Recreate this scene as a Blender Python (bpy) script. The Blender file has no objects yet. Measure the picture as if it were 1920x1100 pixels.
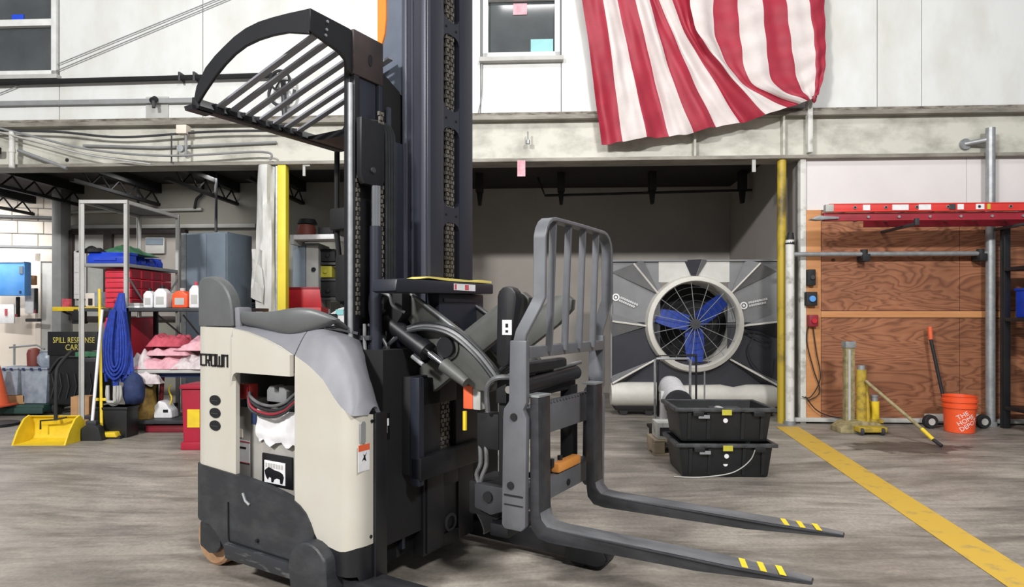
import bpy, bmesh, math, random
from mathutils import Vector, Matrix
random.seed(7)
R = math.radians
scene = bpy.context.scene
C = scene.collection

# ---------------------------------------------------------------- camera
cam_data = bpy.data.cameras.new('camera')
cam_data.sensor_width = 36.0
cam_data.lens = 36.0 * 1185.0 / 1920.0
cam_data.shift_y = 40.0 / 1920.0
cam_data.clip_end = 200
cam = bpy.data.objects.new('camera', cam_data)
cam.location = (0, 0, 1.2)
cam.rotation_euler = (R(90), 0, 0)
C.objects.link(cam)
scene.camera = cam

# ---------------------------------------------------------------- world and lamps
scene.view_settings.view_transform = 'Standard'
scene.view_settings.look = 'None'
scene.view_settings.gamma = 1.0
scene.view_settings.use_curve_mapping = False
scene.view_settings.exposure = 0.0
world = bpy.data.worlds.new('world')
scene.world = world
world.use_nodes = True
world.node_tree.nodes['Background'].inputs['Color'].default_value = (0.94, 0.96, 1.0, 1)
world.node_tree.nodes['Background'].inputs['Strength'].default_value = 0.28

def area_lamp(name, loc, target, sx, sy, watts, col=(1, 0.982, 0.96)):
    d = bpy.data.lights.new(name, 'AREA')
    d.shape = 'RECTANGLE'; d.size = sx; d.size_y = sy; d.energy = watts; d.color = col
    o = bpy.data.objects.new(name, d)
    o.location = loc
    o.rotation_euler = (Vector(target) - Vector(loc)).to_track_quat('-Z', 'Y').to_euler()
    C.objects.link(o)
    return o
area_lamp('ceiling_lamp', (-5.0, -3.0, 6.05), (-1.0, 6.0, 1.4), 1.2, 0.4, 900)
area_lamp('ceiling_lamp', (2.6, -3.2, 6.05), (2.0, 6.0, 1.6), 1.2, 0.4, 540)
area_lamp('ceiling_lamp', (0.6, 3.4, 6.8), (0.6, 4.0, 0.0), 2.4, 0.8, 170)
area_lamp('bay_lamp', (-4.6, 8.6, 3.08), (-4.6, 8.6, 0.0), 1.2, 0.2, 17)  # added lamp, no fixture known here: brightens the left storage bay
area_lamp('bay_lamp', (-8.2, 9.2, 3.0), (-8.2, 9.6, 0.0), 1.2, 0.6, 80)

# ---------------------------------------------------------------- materials
def lin(h):
    h = h.lstrip('#')
    out = []
    for i in (0, 2, 4):
        v = int(h[i:i + 2], 16) / 255.0
        out.append(v / 12.92 if v <= 0.04045 else ((v + 0.055) / 1.055) ** 2.4)
    return (out[0], out[1], out[2], 1.0)
def pm(name, col, rough=0.5, metal=0.0, col2=None, scale=6.0, lo=0.35, hi=0.7, bump=0.0, bscale=60.0,
       stretch=(1, 1, 1), spec=0.5, detail=6.0, trans=0.0, alpha=1.0, emit=0.0, coat=0.0, distort=0.0):
    m = bpy.data.materials.new(name)
    m.use_nodes = True
    nt = m.node_tree; N = nt.nodes; K = nt.links
    b = N['Principled BSDF']
    b.inputs['Roughness'].default_value = rough
    b.inputs['Metallic'].default_value = metal
    b.inputs['Specular IOR Level'].default_value = spec
    if trans: b.inputs['Transmission Weight'].default_value = trans
    if alpha < 1: b.inputs['Alpha'].default_value = alpha
    if coat: b.inputs['Coat Weight'].default_value = coat
    tc = N.new('ShaderNodeTexCoord')
    mp = N.new('ShaderNodeMapping'); mp.inputs['Scale'].default_value = stretch
    K.new(tc.outputs['Object'], mp.inputs['Vector'])
    if col2 is None:
        c = lin(col); col2c = (c[0] * 0.8, c[1] * 0.8, c[2] * 0.8, 1)
    else:
        col2c = lin(col2)
    n = N.new('ShaderNodeTexNoise'); n.inputs['Scale'].default_value = scale
    n.inputs['Detail'].default_value = detail; n.inputs['Roughness'].default_value = 0.6
    n.inputs['Distortion'].default_value = distort
    K.new(mp.outputs['Vector'], n.inputs['Vector'])
    r = N.new('ShaderNodeValToRGB')
    r.color_ramp.elements[0].position = lo; r.color_ramp.elements[0].color = lin(col)
    r.color_ramp.elements[1].position = hi; r.color_ramp.elements[1].color = col2c
    K.new(n.outputs['Fac'], r.inputs['Fac'])
    K.new(r.outputs['Color'], b.inputs['Base Color'])
    if emit:
        K.new(r.outputs['Color'], b.inputs['Emission Color']); b.inputs['Emission Strength'].default_value = emit
    if bump:
        n2 = N.new('ShaderNodeTexNoise'); n2.inputs['Scale'].default_value = bscale; n2.inputs['Detail'].default_value = 4
        K.new(mp.outputs['Vector'], n2.inputs['Vector'])
        bp = N.new('ShaderNodeBump'); bp.inputs['Strength'].default_value = bump; bp.inputs['Distance'].default_value = 0.01
        K.new(n2.outputs['Fac'], bp.inputs['Height'])
        K.new(bp.outputs['Normal'], b.inputs['Normal'])
    return m

M = {}
M['cream'] = pm('cream_paint', '#c0bdb3', 0.36, col2='#b9b5aa', scale=3, coat=0.1)
M['skirt'] = pm('scuffed_black_plastic', '#2b2d31', 0.5, col2='#434548', scale=5, lo=0.45, hi=0.8, stretch=(1, 1, 2), bump=0.08)
M['hood'] = pm('grey_moulded_plastic', '#7a7b81', 0.5, col2='#6b6c72', scale=4, bump=0.03, bscale=300)
M['hoodlight'] = pm('pale_grey_plastic', '#c9c9c8', 0.45, scale=4, col2='#bdbdba')
M['pad'] = pm('dark_grey_padding', '#5d5f60', 0.42, col2='#545657', scale=5, bump=0.04, bscale=200)
M['black'] = pm('black_paint', '#121317', 0.42, col2='#1a1b1f', scale=5)
M['blackm'] = pm('black_matte', '#0c0c0f', 0.7, col2='#131316', scale=6)
M['mast'] = pm('mast_paint', '#262935', 0.4, col2='#1f212a', scale=3, stretch=(1, 1, 0.3))
M['mastlight'] = pm('mast_worn_edge', '#4c4f5a', 0.4, metal=0.3, col2='#444650', scale=12, stretch=(1, 1, 0.2))  # paler than the mast paint: rail edge highlights put into the colour
M['mastgrey'] = pm('mast_blue_grey', '#5c6472', 0.45, col2='#4f5764', scale=5)
M['brown'] = pm('brown_black_steel', '#3d3230', 0.55, col2='#2a2526', scale=8)
M['steel'] = pm('fork_steel', '#4b4c50', 0.36, metal=0.5, col2='#2c2d30', scale=9, stretch=(0.4, 1, 1))
M['worn_steel'] = pm('polished_worn_steel', '#8b8e92', 0.38, metal=0.55, col2='#55575b', scale=9, stretch=(0.3, 1, 1), lo=0.38, hi=0.7)
M['carriage'] = pm('carriage_grey', '#6f7176', 0.42, metal=0.25, col2='#606267', scale=6)
M['arm'] = pm('scissor_grey', '#5a5b58', 0.5, metal=0.1, col2='#4a4b48', scale=6)
M['chrome'] = pm('chrome', '#d8d8dc', 0.16, metal=1.0, scale=2)
M['galv'] = pm('galvanised_pipe', '#a5a8aa', 0.42, metal=0.45, col2='#8b8e91', scale=14)
M['rubber'] = pm('rubber', '#18191b', 0.7, col2='#242527', scale=12)
M['tan_wheel'] = pm('urethane_tread', '#b99472', 0.6, col2='#94704f', scale=10)
M['red_hub'] = pm('red_hub', '#7a3a30', 0.6)
M['orange'] = pm('orange_paint', '#f0862e', 0.4, col2='#e07c2a', scale=5)
M['orangelev'] = pm('orange_lever', '#e89b4c', 0.4)
M['yellow'] = pm('yellow_paint', '#e6c829', 0.5, col2='#d3b428', scale=8)
M['yellowpad'] = pm('yellow_top_strip', '#e8d87a', 0.5)
M['white'] = pm('white_label', '#e8e8ea', 0.5, col2='#d8d8da', scale=20)
M['paper'] = pm('white_plastic_sheet', '#ececee', 0.4, col2='#dcdcdf', scale=7, bump=0.1, bscale=15)
M['red'] = pm('red_paint', '#c02630', 0.45, col2='#a61f2a', scale=6)
M['redbin'] = pm('red_bin_plastic', '#d5364a', 0.45, col2='#c42f42', scale=6)
M['darkred'] = pm('dark_red', '#8a2230', 0.5)
M['connred'] = pm('connector_red', '#b23a35', 0.5)
M['grey'] = pm('mid_grey', '#8d8f90', 0.5, col2='#7f8182', scale=6)
M['greylight'] = pm('light_grey', '#b9b9b6', 0.55, col2='#a9a9a4', scale=5)
M['battery'] = pm('battery_face_grey', '#a9a7a2', 0.55, col2='#928f8a', scale=6)
M['hose'] = pm('black_hose', '#26282a', 0.4, col2='#35373a', scale=12)
M['hosegrey'] = pm('worn_hose', '#6d6e70', 0.4, col2='#4a4b4d', scale=14)
M['blue'] = pm('blue_plastic', '#2347c9', 0.42, col2='#1d3cb0', scale=5)
M['bluestrap'] = pm('blue_webbing', '#1f40a6', 0.7, col2='#182f80', scale=25, bump=0.3, bscale=80)
M['navy'] = pm('navy_cloth', '#2a3a66', 0.8, col2='#1d2a4c', scale=14, bump=0.3, bscale=60)
M['bluepanel'] = pm('blue_control_panel', '#4f8fd6', 0.35, col2='#6ea6e4', scale=3)
M['green'] = pm('green_cloth', '#3f7a55', 0.8, col2='#2e5c40', scale=10)
M['darkgreen'] = pm('green_pallet', '#2b4d40', 0.6, col2='#22393a', scale=8)
M['tan'] = pm('cardboard', '#b98f64', 0.8, col2='#a67f58', scale=10)
M['wood'] = pm('pallet_wood', '#b3a48e', 0.8, col2='#8c7d68', scale=14, stretch=(0.3, 1, 1))
M['rag_pink'] = pm('pink_rag', '#cf5d6c', 0.9, col2='#a63f50', scale=14, bump=0.6, bscale=30)
M['rag_white'] = pm('white_rag', '#dcd3d3', 0.9, col2='#b7a9ac', scale=14, bump=0.6, bscale=30)
M['rag_rose'] = pm('rose_rag', '#e3b5bd', 0.9, col2='#c98f9b', scale=14, bump=0.6, bscale=30)
M['clear'] = pm('cloudy_plastic', '#b9c3cf', 0.35, col2='#93a1b3', scale=11, lo=0.4, hi=0.65, trans=0.35)
M['glass'] = pm('window_glass', '#474b4d', 0.08, col2='#5a5f61', scale=1.2, spec=0.6)
M['whiteframe'] = pm('white_window_frame', '#e4e5e4', 0.4, col2='#d3d4d2', scale=8)
M['cone'] = pm('orange_cone', '#e2653e', 0.5)
M['bucket'] = pm('orange_bucket', '#ee5a2c', 0.4, col2='#e2522a', scale=5)
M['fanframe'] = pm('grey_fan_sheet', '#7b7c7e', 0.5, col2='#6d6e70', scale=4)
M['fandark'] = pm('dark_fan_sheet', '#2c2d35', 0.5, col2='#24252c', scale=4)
M['fanring'] = pm('pale_fan_ring', '#cfcdc6', 0.5, col2='#bdbab2', scale=4)
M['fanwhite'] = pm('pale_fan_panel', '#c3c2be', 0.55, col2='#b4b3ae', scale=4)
M['blade'] = pm('blue_fan_blade', '#1f3f9c', 0.4, col2='#193382', scale=4)
M['tote'] = pm('black_tote', '#131416', 0.42, col2='#1d1f21', scale=6, bump=0.05)
M['toteedge'] = pm('worn_tote_rim', '#2c2d2f', 0.4, col2='#4d4f52', scale=12)
M['lime'] = pm('yellow_green_tag', '#c0b93c', 0.6)
M['darkgrey'] = pm('dark_grey_steel', '#3c3d41', 0.5, col2='#2e3034', scale=6)
M['bluegrey'] = pm('blue_grey_cabinet', '#76838f', 0.45, col2='#6a7682', scale=3)
M['gold'] = pm('yellow_jack_paint', '#b59a33', 0.55, col2='#6e5f34', scale=14, lo=0.45, hi=0.75)
M['jackold'] = pm('weathered_jack_steel', '#9c8f6a', 0.7, col2='#6d6340', scale=16, lo=0.4, hi=0.7)
M['amber'] = pm('amber_bag', '#a88a3e', 0.6, col2='#6f5530', scale=14)
M['teal'] = pm('teal_print', '#8fc9cc', 0.5)
M['printdark'] = pm('printed_picture', '#e2e2e2', 0.6, col2='#202022', scale=14, lo=0.48, hi=0.52)
M['smallprint'] = pm('printed_small_text', '#eceaea', 0.6, col2='#9d9da0', scale=90, lo=0.5, hi=0.6, stretch=(1, 1, 3))

# ---------------------------------------------------------------- mesh helpers
class MB:
    def __init__(self):
        self.v = []; self.f = []
    def add(self, vs, fs):
        o = len(self.v)
        self.v += [tuple(p) for p in vs]
        self.f += [tuple(i + o for i in q) for q in fs]
        return self
    def box(self, x0, x1, y0, y1, z0, z1):
        return self.add([(x0, y0, z0), (x1, y0, z0), (x1, y1, z0), (x0, y1, z0), (x0, y0, z1), (x1, y0, z1), (x1, y1, z1), (x0, y1, z1)],
                        [(0, 3, 2, 1), (4, 5, 6, 7), (0, 1, 5, 4), (1, 2, 6, 5), (2, 3, 7, 6), (3, 0, 4, 7)])
    def prism(self, pts, axis, a, b):
        def mk(p, t):
            return {'x': (t, p[0], p[1]), 'y': (p[0], t, p[1]), 'z': (p[0], p[1], t)}[axis]
        n = len(pts)
        fs = [tuple(range(n)), tuple(range(2 * n - 1, n - 1, -1))]
        for i in range(n):
            j = (i + 1) % n
            fs.append((i, i + n, j + n, j))
        return self.add([mk(p, a) for p in pts] + [mk(p, b) for p in pts], fs)
    def cyl(self, p0, p1, r, n=12, r2=None):
        p0 = Vector(p0); p1 = Vector(p1); r2 = r if r2 is None else r2
        d = (p1 - p0).normalized()
        s = d.orthogonal().normalized(); t = d.cross(s)
        vs = []
        for p, rr in ((p0, r), (p1, r2)):
            for i in range(n):
                a = 2 * math.pi * i / n
                vs.append(p + (s * math.cos(a) + t * math.sin(a)) * rr)
        fs = [tuple(range(n - 1, -1, -1)), tuple(range(n, 2 * n))]
        for i in range(n):
            j = (i + 1) % n
            fs.append((i, j, j + n, i + n))
        return self.add(vs, fs)
    def tube(self, pts, r, n=8, smooth=0):
        pts = [Vector(p) for p in pts]
        if smooth: pts = catmull(pts, smooth)
        s = None; rings = []
        for i, p in enumerate(pts):
            d = (pts[min(i + 1, len(pts) - 1)] - pts[max(i - 1, 0)]).normalized()
            if s is None: s = d.orthogonal().normalized()
            else:
                s = (s - d * s.dot(d))
                s = s.normalized() if s.length > 1e-6 else d.orthogonal().normalized()
            t = d.cross(s)
            rings.append([p + (s * math.cos(2 * math.pi * k / n) + t * math.sin(2 * math.pi * k / n)) * r for k in range(n)])
        vs = [q for ring in rings for q in ring]
        fs = [tuple(range(n - 1, -1, -1)), tuple(len(vs) - n + k for k in range(n))]
        for i in range(len(rings) - 1):
            for k in range(n):
                j = (k + 1) % n
                fs.append((i * n + k, i * n + j, (i + 1) * n + j, (i + 1) * n + k))
        return self.add(vs, fs)
    def sweep(self, pts, wa, wb, ref):
        """rectangular bar along pts; half size wa along ref, wb across"""
        pts = [Vector(p) for p in pts]; ref = Vector(ref); vs = []
        for i, p in enumerate(pts):
            d = (pts[min(i + 1, len(pts) - 1)] - pts[max(i - 1, 0)]).normalized()
            s = (ref - d * ref.dot(d)).normalized(); t = d.cross(s)
            vs += [p + s * wa + t * wb, p - s * wa + t * wb, p - s * wa - t * wb, p + s * wa - t * wb]
        n = len(pts); fs = [(3, 2, 1, 0), (4 * n - 4, 4 * n - 3, 4 * n - 2, 4 * n - 1)]
        for i in range(n - 1):
            for k in range(4):
                j = (k + 1) % 4
                fs.append((i * 4 + k, i * 4 + j, i * 4 + 4 + j, i * 4 + 4 + k))
        return self.add(vs, fs)
    def lathe(self, prof, c=(0, 0, 0), n=24, axis='z'):
        vs = []; m = len(prof)
        for i in range(n):
            a = 2 * math.pi * i / n
            for r, z in prof:
                q = (r * math.cos(a), r * math.sin(a), z)
                if axis == 'y': q = (q[0], q[2], q[1])
                if axis == 'x': q = (q[2], q[0], q[1])
                vs.append((c[0] + q[0], c[1] + q[1], c[2] + q[2]))
        fs = []
        for i in range(n):
            j = (i + 1) % n
            for k in range(m - 1):
                fs.append((i * m + k, j * m + k, j * m + k + 1, i * m + k + 1))
        return self.add(vs, fs)
    def grid(self, rows):
        n = len(rows[0]); vs = [p for r in rows for p in r]; fs = []
        for i in range(len(rows) - 1):
            for k in range(n - 1):
                fs.append((i * n + k, i * n + k + 1, (i + 1) * n + k + 1, (i + 1) * n + k))
        return self.add(vs, fs)
    def move(self, T):
        self.v = [tuple(T @ Vector(p)) for p in self.v]
        return self
    def build(self, name, mat, parent=None, bevel=0.0, seg=2, smooth=True, solid=0.0, offset=-1.0, sub=0, weld=False, angle=35):
        bm = bmesh.new()
        vs = [bm.verts.new(p) for p in self.v]
        for q in self.f:
            try: bm.faces.new([vs[i] for i in q])
            except ValueError: pass
        if weld: bmesh.ops.remove_doubles(bm, verts=bm.verts, dist=1e-5)
        bmesh.ops.recalc_face_normals(bm, faces=bm.faces)
        if bevel:
            es = [e for e in bm.edges if len(e.link_faces) == 2 and e.calc_face_angle(0) > R(30)]
            bmesh.ops.bevel(bm, geom=es, offset=bevel, segments=seg, profile=0.6, affect='EDGES', clamp_overlap=True)
        me = bpy.data.meshes.new(name)
        bm.to_mesh(me); bm.free()
        if smooth:
            me.polygons.foreach_set('use_smooth', [True] * len(me.polygons))
            me.set_sharp_from_angle(angle=R(angle))
        me.materials.append(M[mat] if isinstance(mat, str) else mat)
        o = bpy.data.objects.new(name, me)
        C.objects.link(o)
        if parent: o.parent = parent
        if solid:
            md = o.modifiers.new('thickness', 'SOLIDIFY'); md.thickness = solid; md.offset = offset
            if not sub:
                md = o.modifiers.new('crisp_edges', 'EDGE_SPLIT'); md.split_angle = R(60)
        if sub:
            md = o.modifiers.new('subdivision', 'SUBSURF'); md.levels = sub; md.render_levels = sub
        return o
def catmull(p, k):
    out = []
    for i in range(len(p) - 1):
        a = p[max(i - 1, 0)]; b = p[i]; c = p[i + 1]; d = p[min(i + 2, len(p) - 1)]
        for j in range(k):
            t = j / k
            out.append(0.5 * ((2 * b) + (c - a) * t + (2 * a - 5 * b + 4 * c - d) * t * t + (3 * b - a - 3 * c + d) * t ** 3))
    out.append(p[-1])
    return out
def lerp_curve(pts, x):
    if x <= pts[0][0]: return pts[0][1]
    for (a, b), (c, d) in zip(pts, pts[1:]):
        if x <= c: return b + (d - b) * (x - a) / (c - a) if c > a else d
    return pts[-1][1]
def tag(o, label, cat, group=None, kind=None):
    o['label'] = label; o['category'] = cat
    if group: o['group'] = group
    if kind: o['kind'] = kind
    return o
def struct(o, label=None):
    o['kind'] = 'structure'
    if label: o['label'] = label
    return o
def thing(name, label, cat, loc=(0, 0, 0), rotz=0.0, group=None):
    o = bpy.data.objects.new(name, None)
    o.empty_display_size = 0.1
    o.location = loc; o.rotation_euler = (0, 0, rotz)
    C.objects.link(o)
    return tag(o, label, cat, group)
def place(o, loc, rotz=0.0):
    o.location = loc; o.rotation_euler = (0, 0, rotz)
    return o
def text(name, s, size, mat, parent, loc, rot, extrude=0.001, align='CENTER', sx=1.0):
    cu = bpy.data.curves.new(name, 'FONT')
    cu.body = s; cu.size = size; cu.extrude = extrude; cu.align_x = align; cu.align_y = 'CENTER'; cu.resolution_u = 3
    tmp = bpy.data.objects.new(name, cu)
    C.objects.link(tmp)
    me = bpy.data.meshes.new_from_object(tmp.evaluated_get(bpy.context.evaluated_depsgraph_get()))
    bpy.data.objects.remove(tmp)
    me.materials.clear(); me.materials.append(M[mat])
    o = bpy.data.objects.new(name, me)
    C.objects.link(o); o.parent = parent
    o.location = loc; o.rotation_euler = rot; o.scale = (sx, 1, 1)
    return o
WROT = R(-2.8)
CW, SW = math.cos(R(2.8)), math.sin(R(2.8))
def Wp(u, d=0.0, z=0.0):
    """u along the workshop wall, d behind (+) or in front (-) of it"""
    return Vector((u * CW + d * SW, 7.21 - u * SW + d * CW, z))
def wobj(o, u=0.0, d=0.0, z=0.0):
    o.location = Wp(u, d, z); o.rotation_euler = (0, 0, WROT)
    return o

# ================================================================ SETTING
def floor_material():
    m = bpy.data.materials.new('stained_concrete')
    m.use_nodes = True
    nt = m.node_tree; N = nt.nodes; K = nt.links
    b = N['Principled BSDF']
    tc = N.new('ShaderNodeTexCoord')
    # slow swirl added to the coordinates so that streaks bend like tyre tracks
    wn = N.new('ShaderNodeTexNoise'); wn.inputs['Scale'].default_value = 0.32; wn.inputs['Detail'].default_value = 2.0
    K.new(tc.outputs['Object'], wn.inputs['Vector'])
    wa = N.new('ShaderNodeVectorMath'); wa.operation = 'MULTIPLY_ADD'
    wa.inputs[1].default_value = (1.1, 1.1, 0)
    K.new(wn.outputs['Color'], wa.inputs[0]); K.new(tc.outputs['Object'], wa.inputs[2])
    def noise(scale, detail=6, dist=0.0, sc=(1, 1, 1), rot=0.0, warp=False):
        mp = N.new('ShaderNodeMapping'); mp.inputs['Scale'].default_value = sc; mp.inputs['Rotation'].default_value = (0, 0, rot)
        K.new(wa.outputs[0] if warp else tc.outputs['Object'], mp.inputs['Vector'])
        n = N.new('ShaderNodeTexNoise'); n.inputs['Scale'].default_value = scale; n.inputs['Detail'].default_value = detail
        n.inputs['Distortion'].default_value = dist; n.inputs['Roughness'].default_value = 0.62
        K.new(mp.outputs['Vector'], n.inputs['Vector'])
        return n.outputs['Fac']
    def ramp(fac, stops):
        r = N.new('ShaderNodeValToRGB')
        r.color_ramp.elements[0].position = stops[0][0]; r.color_ramp.elements[0].color = stops[0][1]
        r.color_ramp.elements[1].position = stops[-1][0]; r.color_ramp.elements[1].color = stops[-1][1]
        for p, c in stops[1:-1]:
            e = r.color_ramp.elements.new(p); e.color = c
        K.new(fac, r.inputs['Fac'])
        return r.outputs['Color']
    def mix(a, bb, fac, mode='MIX'):
        x = N.new('ShaderNodeMix'); x.data_type = 'RGBA'; x.blend_type = mode
        if isinstance(fac, float): x.inputs[0].default_value = fac
        else: K.new(fac, x.inputs[0])
        K.new(a, x.inputs[6]); K.new(bb, x.inputs[7])
        return x.outputs[2]
    W1 = (1, 1, 1, 1); 
    base = ramp(noise(0.55, 8, 0.4), [(0.3, lin('#8a837c')), (0.5, lin('#a19a91')), (0.72, lin('#b2aaa0'))])
    blot = ramp(noise(2.6, 9, 0.3), [(0.34, (0.84, 0.83, 0.82, 1)), (0.60, W1)])
    base = mix(base, blot, 0.7, 'MULTIPLY')
    # skid marks in several directions
    for sc, rot, ns_, k, th in (((0.55, 1.5, 1), 0.6, 2.2, 0.68, 0.43), ((0.5, 1.6, 1), -0.8, 2.6, 0.70, 0.43), ((0.5, 1.5, 1), 0.05, 4.5, 0.76, 0.43), ((0.35, 2.6, 1), 1.2, 2.4, 0.72, 0.43), ((0.25, 4.0, 1), -0.35, 2.6, 0.74, 0.41)):
        s = ramp(noise(ns_, 10, 0.0, sc, rot, True), [(th - 0.05, (k, k, k * 0.985, 1)), (th + 0.08, W1)])
        base = mix(base, s, 0.85, 'MULTIPLY')
    light = ramp(noise(2.4, 9, 0.0, (0.6, 1.6, 1), 0.3, True), [(0.54, W1), (0.66, (1.2, 1.19, 1.18, 1))])
    base = mix(base, light, 0.8, 'MULTIPLY')
    fine = ramp(noise(45, 4), [(0.35, (0.82, 0.82, 0.82, 1)), (0.65, (1.12, 1.12, 1.12, 1))])
    base = mix(base, fine, 0.8, 'MULTIPLY')
    # oil stain with its own ragged outline by the jack
    sep = N.new('ShaderNodeVectorMath'); sep.operation = 'SUBTRACT'; sep.inputs[1].default_value = (3.542, 5.72, 0)
    K.new(tc.outputs['Object'], sep.inputs[0])
    sc = N.new('ShaderNodeVectorMath'); sc.operation = 'MULTIPLY'; sc.inputs[1].default_value = (1.35, 2.6, 1)
    K.new(sep.outputs[0], sc.inputs[0])
    ln = N.new('ShaderNodeVectorMath'); ln.operation = 'LENGTH'
    K.new(sc.outputs[0], ln.inputs[0])
    ad = N.new('ShaderNodeMath'); ad.operation = 'MULTIPLY_ADD'; ad.inputs[1].default_value = 1.5
    K.new(noise(3.0, 5), ad.inputs[0]); K.new(ln.outputs['Value'], ad.inputs[2])
    ad2 = N.new('ShaderNodeMath'); ad2.operation = 'MULTIPLY'; ad2.inputs[1].default_value = 0.62
    K.new(ad.outputs[0], ad2.inputs[0])
    st = ramp(ad2.outputs[0], [(0.0, (0.30, 0.29, 0.30, 1)), (0.84, (0.36, 0.35, 0.36, 1)), (0.92, W1)])
    base = mix(base, st, 1.0, 'MULTIPLY')
    K.new(base, b.inputs['Base Color'])
    rr = ramp(noise(1.2, 5, 0.5), [(0.3, (0.38, 0.38, 0.38, 1)), (0.7, (0.62, 0.62, 0.62, 1))])
    K.new(rr, b.inputs['Roughness'])
    bp = N.new('ShaderNodeBump'); bp.inputs['Strength'].default_value = 0.12; bp.inputs['Distance'].default_value = 0.01
    K.new(noise(80, 3), bp.inputs['Height']); K.new(bp.outputs['Normal'], b.inputs['Normal'])
    return m
M['floor'] = floor_material()
fl = MB().box(-16, 14, -8, 16, -0.1, 0).build('floor', 'floor', smooth=False)
struct(fl, 'stained grey concrete workshop floor with skid marks')

M['wallwhite'] = pm('white_painted_wall', '#dcdedd', 0.55, col2='#cbcbc4', scale=1.6, lo=0.45, hi=0.72, stretch=(1, 1, 0.5), detail=8)
M['grime'] = pm('grimy_ledge', '#8f8a80', 0.8, col2='#4d463f', scale=9, stretch=(1, 1, 4), lo=0.4, hi=0.65)
M['beam'] = pm('dirty_white_beam', '#cbcabf', 0.6, col2='#8d8a80', scale=2.0, lo=0.45, hi=0.72, stretch=(1, 1, 1.6), detail=8)
M['beamgrey'] = pm('worn_beam_flange', '#9a968c', 0.6, col2='#6b665e', scale=5, stretch=(0.5, 1, 2))
M['bayback'] = pm('taupe_bay_wall', '#a39d97', 0.8, col2='#98928c', scale=1.2)
M['baygrey'] = pm('grey_bay_wall', '#97958c', 0.8, col2='#8b8980', scale=1.5)
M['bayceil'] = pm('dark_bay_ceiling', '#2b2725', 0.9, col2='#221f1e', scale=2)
M['seam'] = pm('panel_seam', '#b9b8b2', 0.7)
M['wb'] = pm('white_wallboard', '#e2dedd', 0.6, col2='#dad5d4', scale=1.4)
M['farwall'] = pm('cream_far_wall', '#e9dfd3', 0.7, col2='#ded3c5', scale=2)
M['yellowpole'] = pm('yellow_pole', '#b59c30', 0.5, col2='#5f5330', scale=3.2, stretch=(1, 1, 0.7), lo=0.5, hi=0.7)
M['yellowclean'] = pm('bright_yellow_pole', '#ead53a', 0.5, col2='#dcc634', scale=4)
M['oldwhite'] = pm('flaking_white_paint', '#d3d3ce', 0.6, col2='#8f8d86', scale=7, lo=0.5, hi=0.72)
M['plastic_wrap'] = pm('white_plastic_wrap', '#d9d9d6', 0.35, col2='#b3b3ae', scale=5, bump=0.5, bscale=9, stretch=(1, 1, 0.35))

def plywood_material():
    m = bpy.data.materials.new('plywood_face')
    m.use_nodes = True
    nt = m.node_tree; N = nt.nodes; K = nt.links
    b = N['Principled BSDF']; b.inputs['Roughness'].default_value = 0.6
    tc = N.new('ShaderNodeTexCoord')
    mp = N.new('ShaderNodeMapping'); mp.inputs['Scale'].default_value = (0.55, 1, 2.4)
    K.new(tc.outputs['Object'], mp.inputs['Vector'])
    n0 = N.new('ShaderNodeTexNoise'); n0.inputs['Scale'].default_value = 1.3; n0.inputs['Detail'].default_value = 3; n0.inputs['Distortion'].default_value = 0.7
    K.new(mp.outputs['Vector'], n0.inputs['Vector'])
    mu = N.new('ShaderNodeMath'); mu.operation = 'MULTIPLY'; mu.inputs[1].default_value = 16.0
    K.new(n0.outputs['Fac'], mu.inputs[0])
    fr = N.new('ShaderNodeMath'); fr.operation = 'FRACT'
    K.new(mu.outputs[0], fr.inputs[0])
    r = N.new('ShaderNodeValToRGB')
    r.color_ramp.elements[0].position = 0.0; r.color_ramp.elements[0].color = lin('#7c4c33')
    r.color_ramp.elements[1].position = 1.0; r.color_ramp.elements[1].color = lin('#805036')
    e = r.color_ramp.elements.new(0.35); e.color = lin('#a97252')
    e = r.color_ramp.elements.new(0.75); e.color = lin('#9f6748')
    K.new(fr.outputs[0], r.inputs['Fac'])
    n1 = N.new('ShaderNodeTexNoise'); n1.inputs['Scale'].default_value = 1.1; n1.inputs['Detail'].default_value = 5
    K.new(tc.outputs['Object'], n1.inputs['Vector'])
    r1 = N.new('ShaderNodeValToRGB')
    r1.color_ramp.elements[0].position = 0.35; r1.color_ramp.elements[0].color = (0.66, 0.64, 0.62, 1)
    r1.color_ramp.elements[1].position = 0.65; r1.color_ramp.elements[1].color = (1.05, 1.05, 1.05, 1)
    K.new(n1.outputs['Fac'], r1.inputs['Fac'])
    x = N.new('ShaderNodeMix'); x.data_type = 'RGBA'; x.blend_type = 'MULTIPLY'; x.inputs[0].default_value = 1.0
    K.new(r.outputs['Color'], x.inputs[6]); K.new(r1.outputs['Color'], x.inputs[7])
    # knots
    vo = N.new('ShaderNodeTexVoronoi'); vo.inputs['Scale'].default_value = 2.6
    mp2 = N.new('ShaderNodeMapping'); mp2.inputs['Scale'].default_value = (1, 0.01, 1.3)
    K.new(tc.outputs['Object'], mp2.inputs['Vector']); K.new(mp2.outputs['Vector'], vo.inputs['Vector'])
    r2 = N.new('ShaderNodeValToRGB')
    r2.color_ramp.elements[0].position = 0.05; r2.color_ramp.elements[0].color = (0.22, 0.16, 0.12, 1)
    r2.color_ramp.elements[1].position = 0.085; r2.color_ramp.elements[1].color = (1, 1, 1, 1)
    K.new(vo.outputs['Distance'], r2.inputs['Fac'])
    y = N.new('ShaderNodeMix'); y.data_type = 'RGBA'; y.blend_type = 'MULTIPLY'; y.inputs[0].default_value = 1.0
    K.new(x.outputs[2], y.inputs[6]); K.new(r2.outputs['Color'], y.inputs[7])
    K.new(y.outputs[2], b.inputs['Base Color'])
    return m
M['ply'] = plywood_material()
M['batten'] = pm('pine_batten', '#c98f5d', 0.6, col2='#b57b4c', scale=5, stretch=(0.3, 1, 3))

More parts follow.
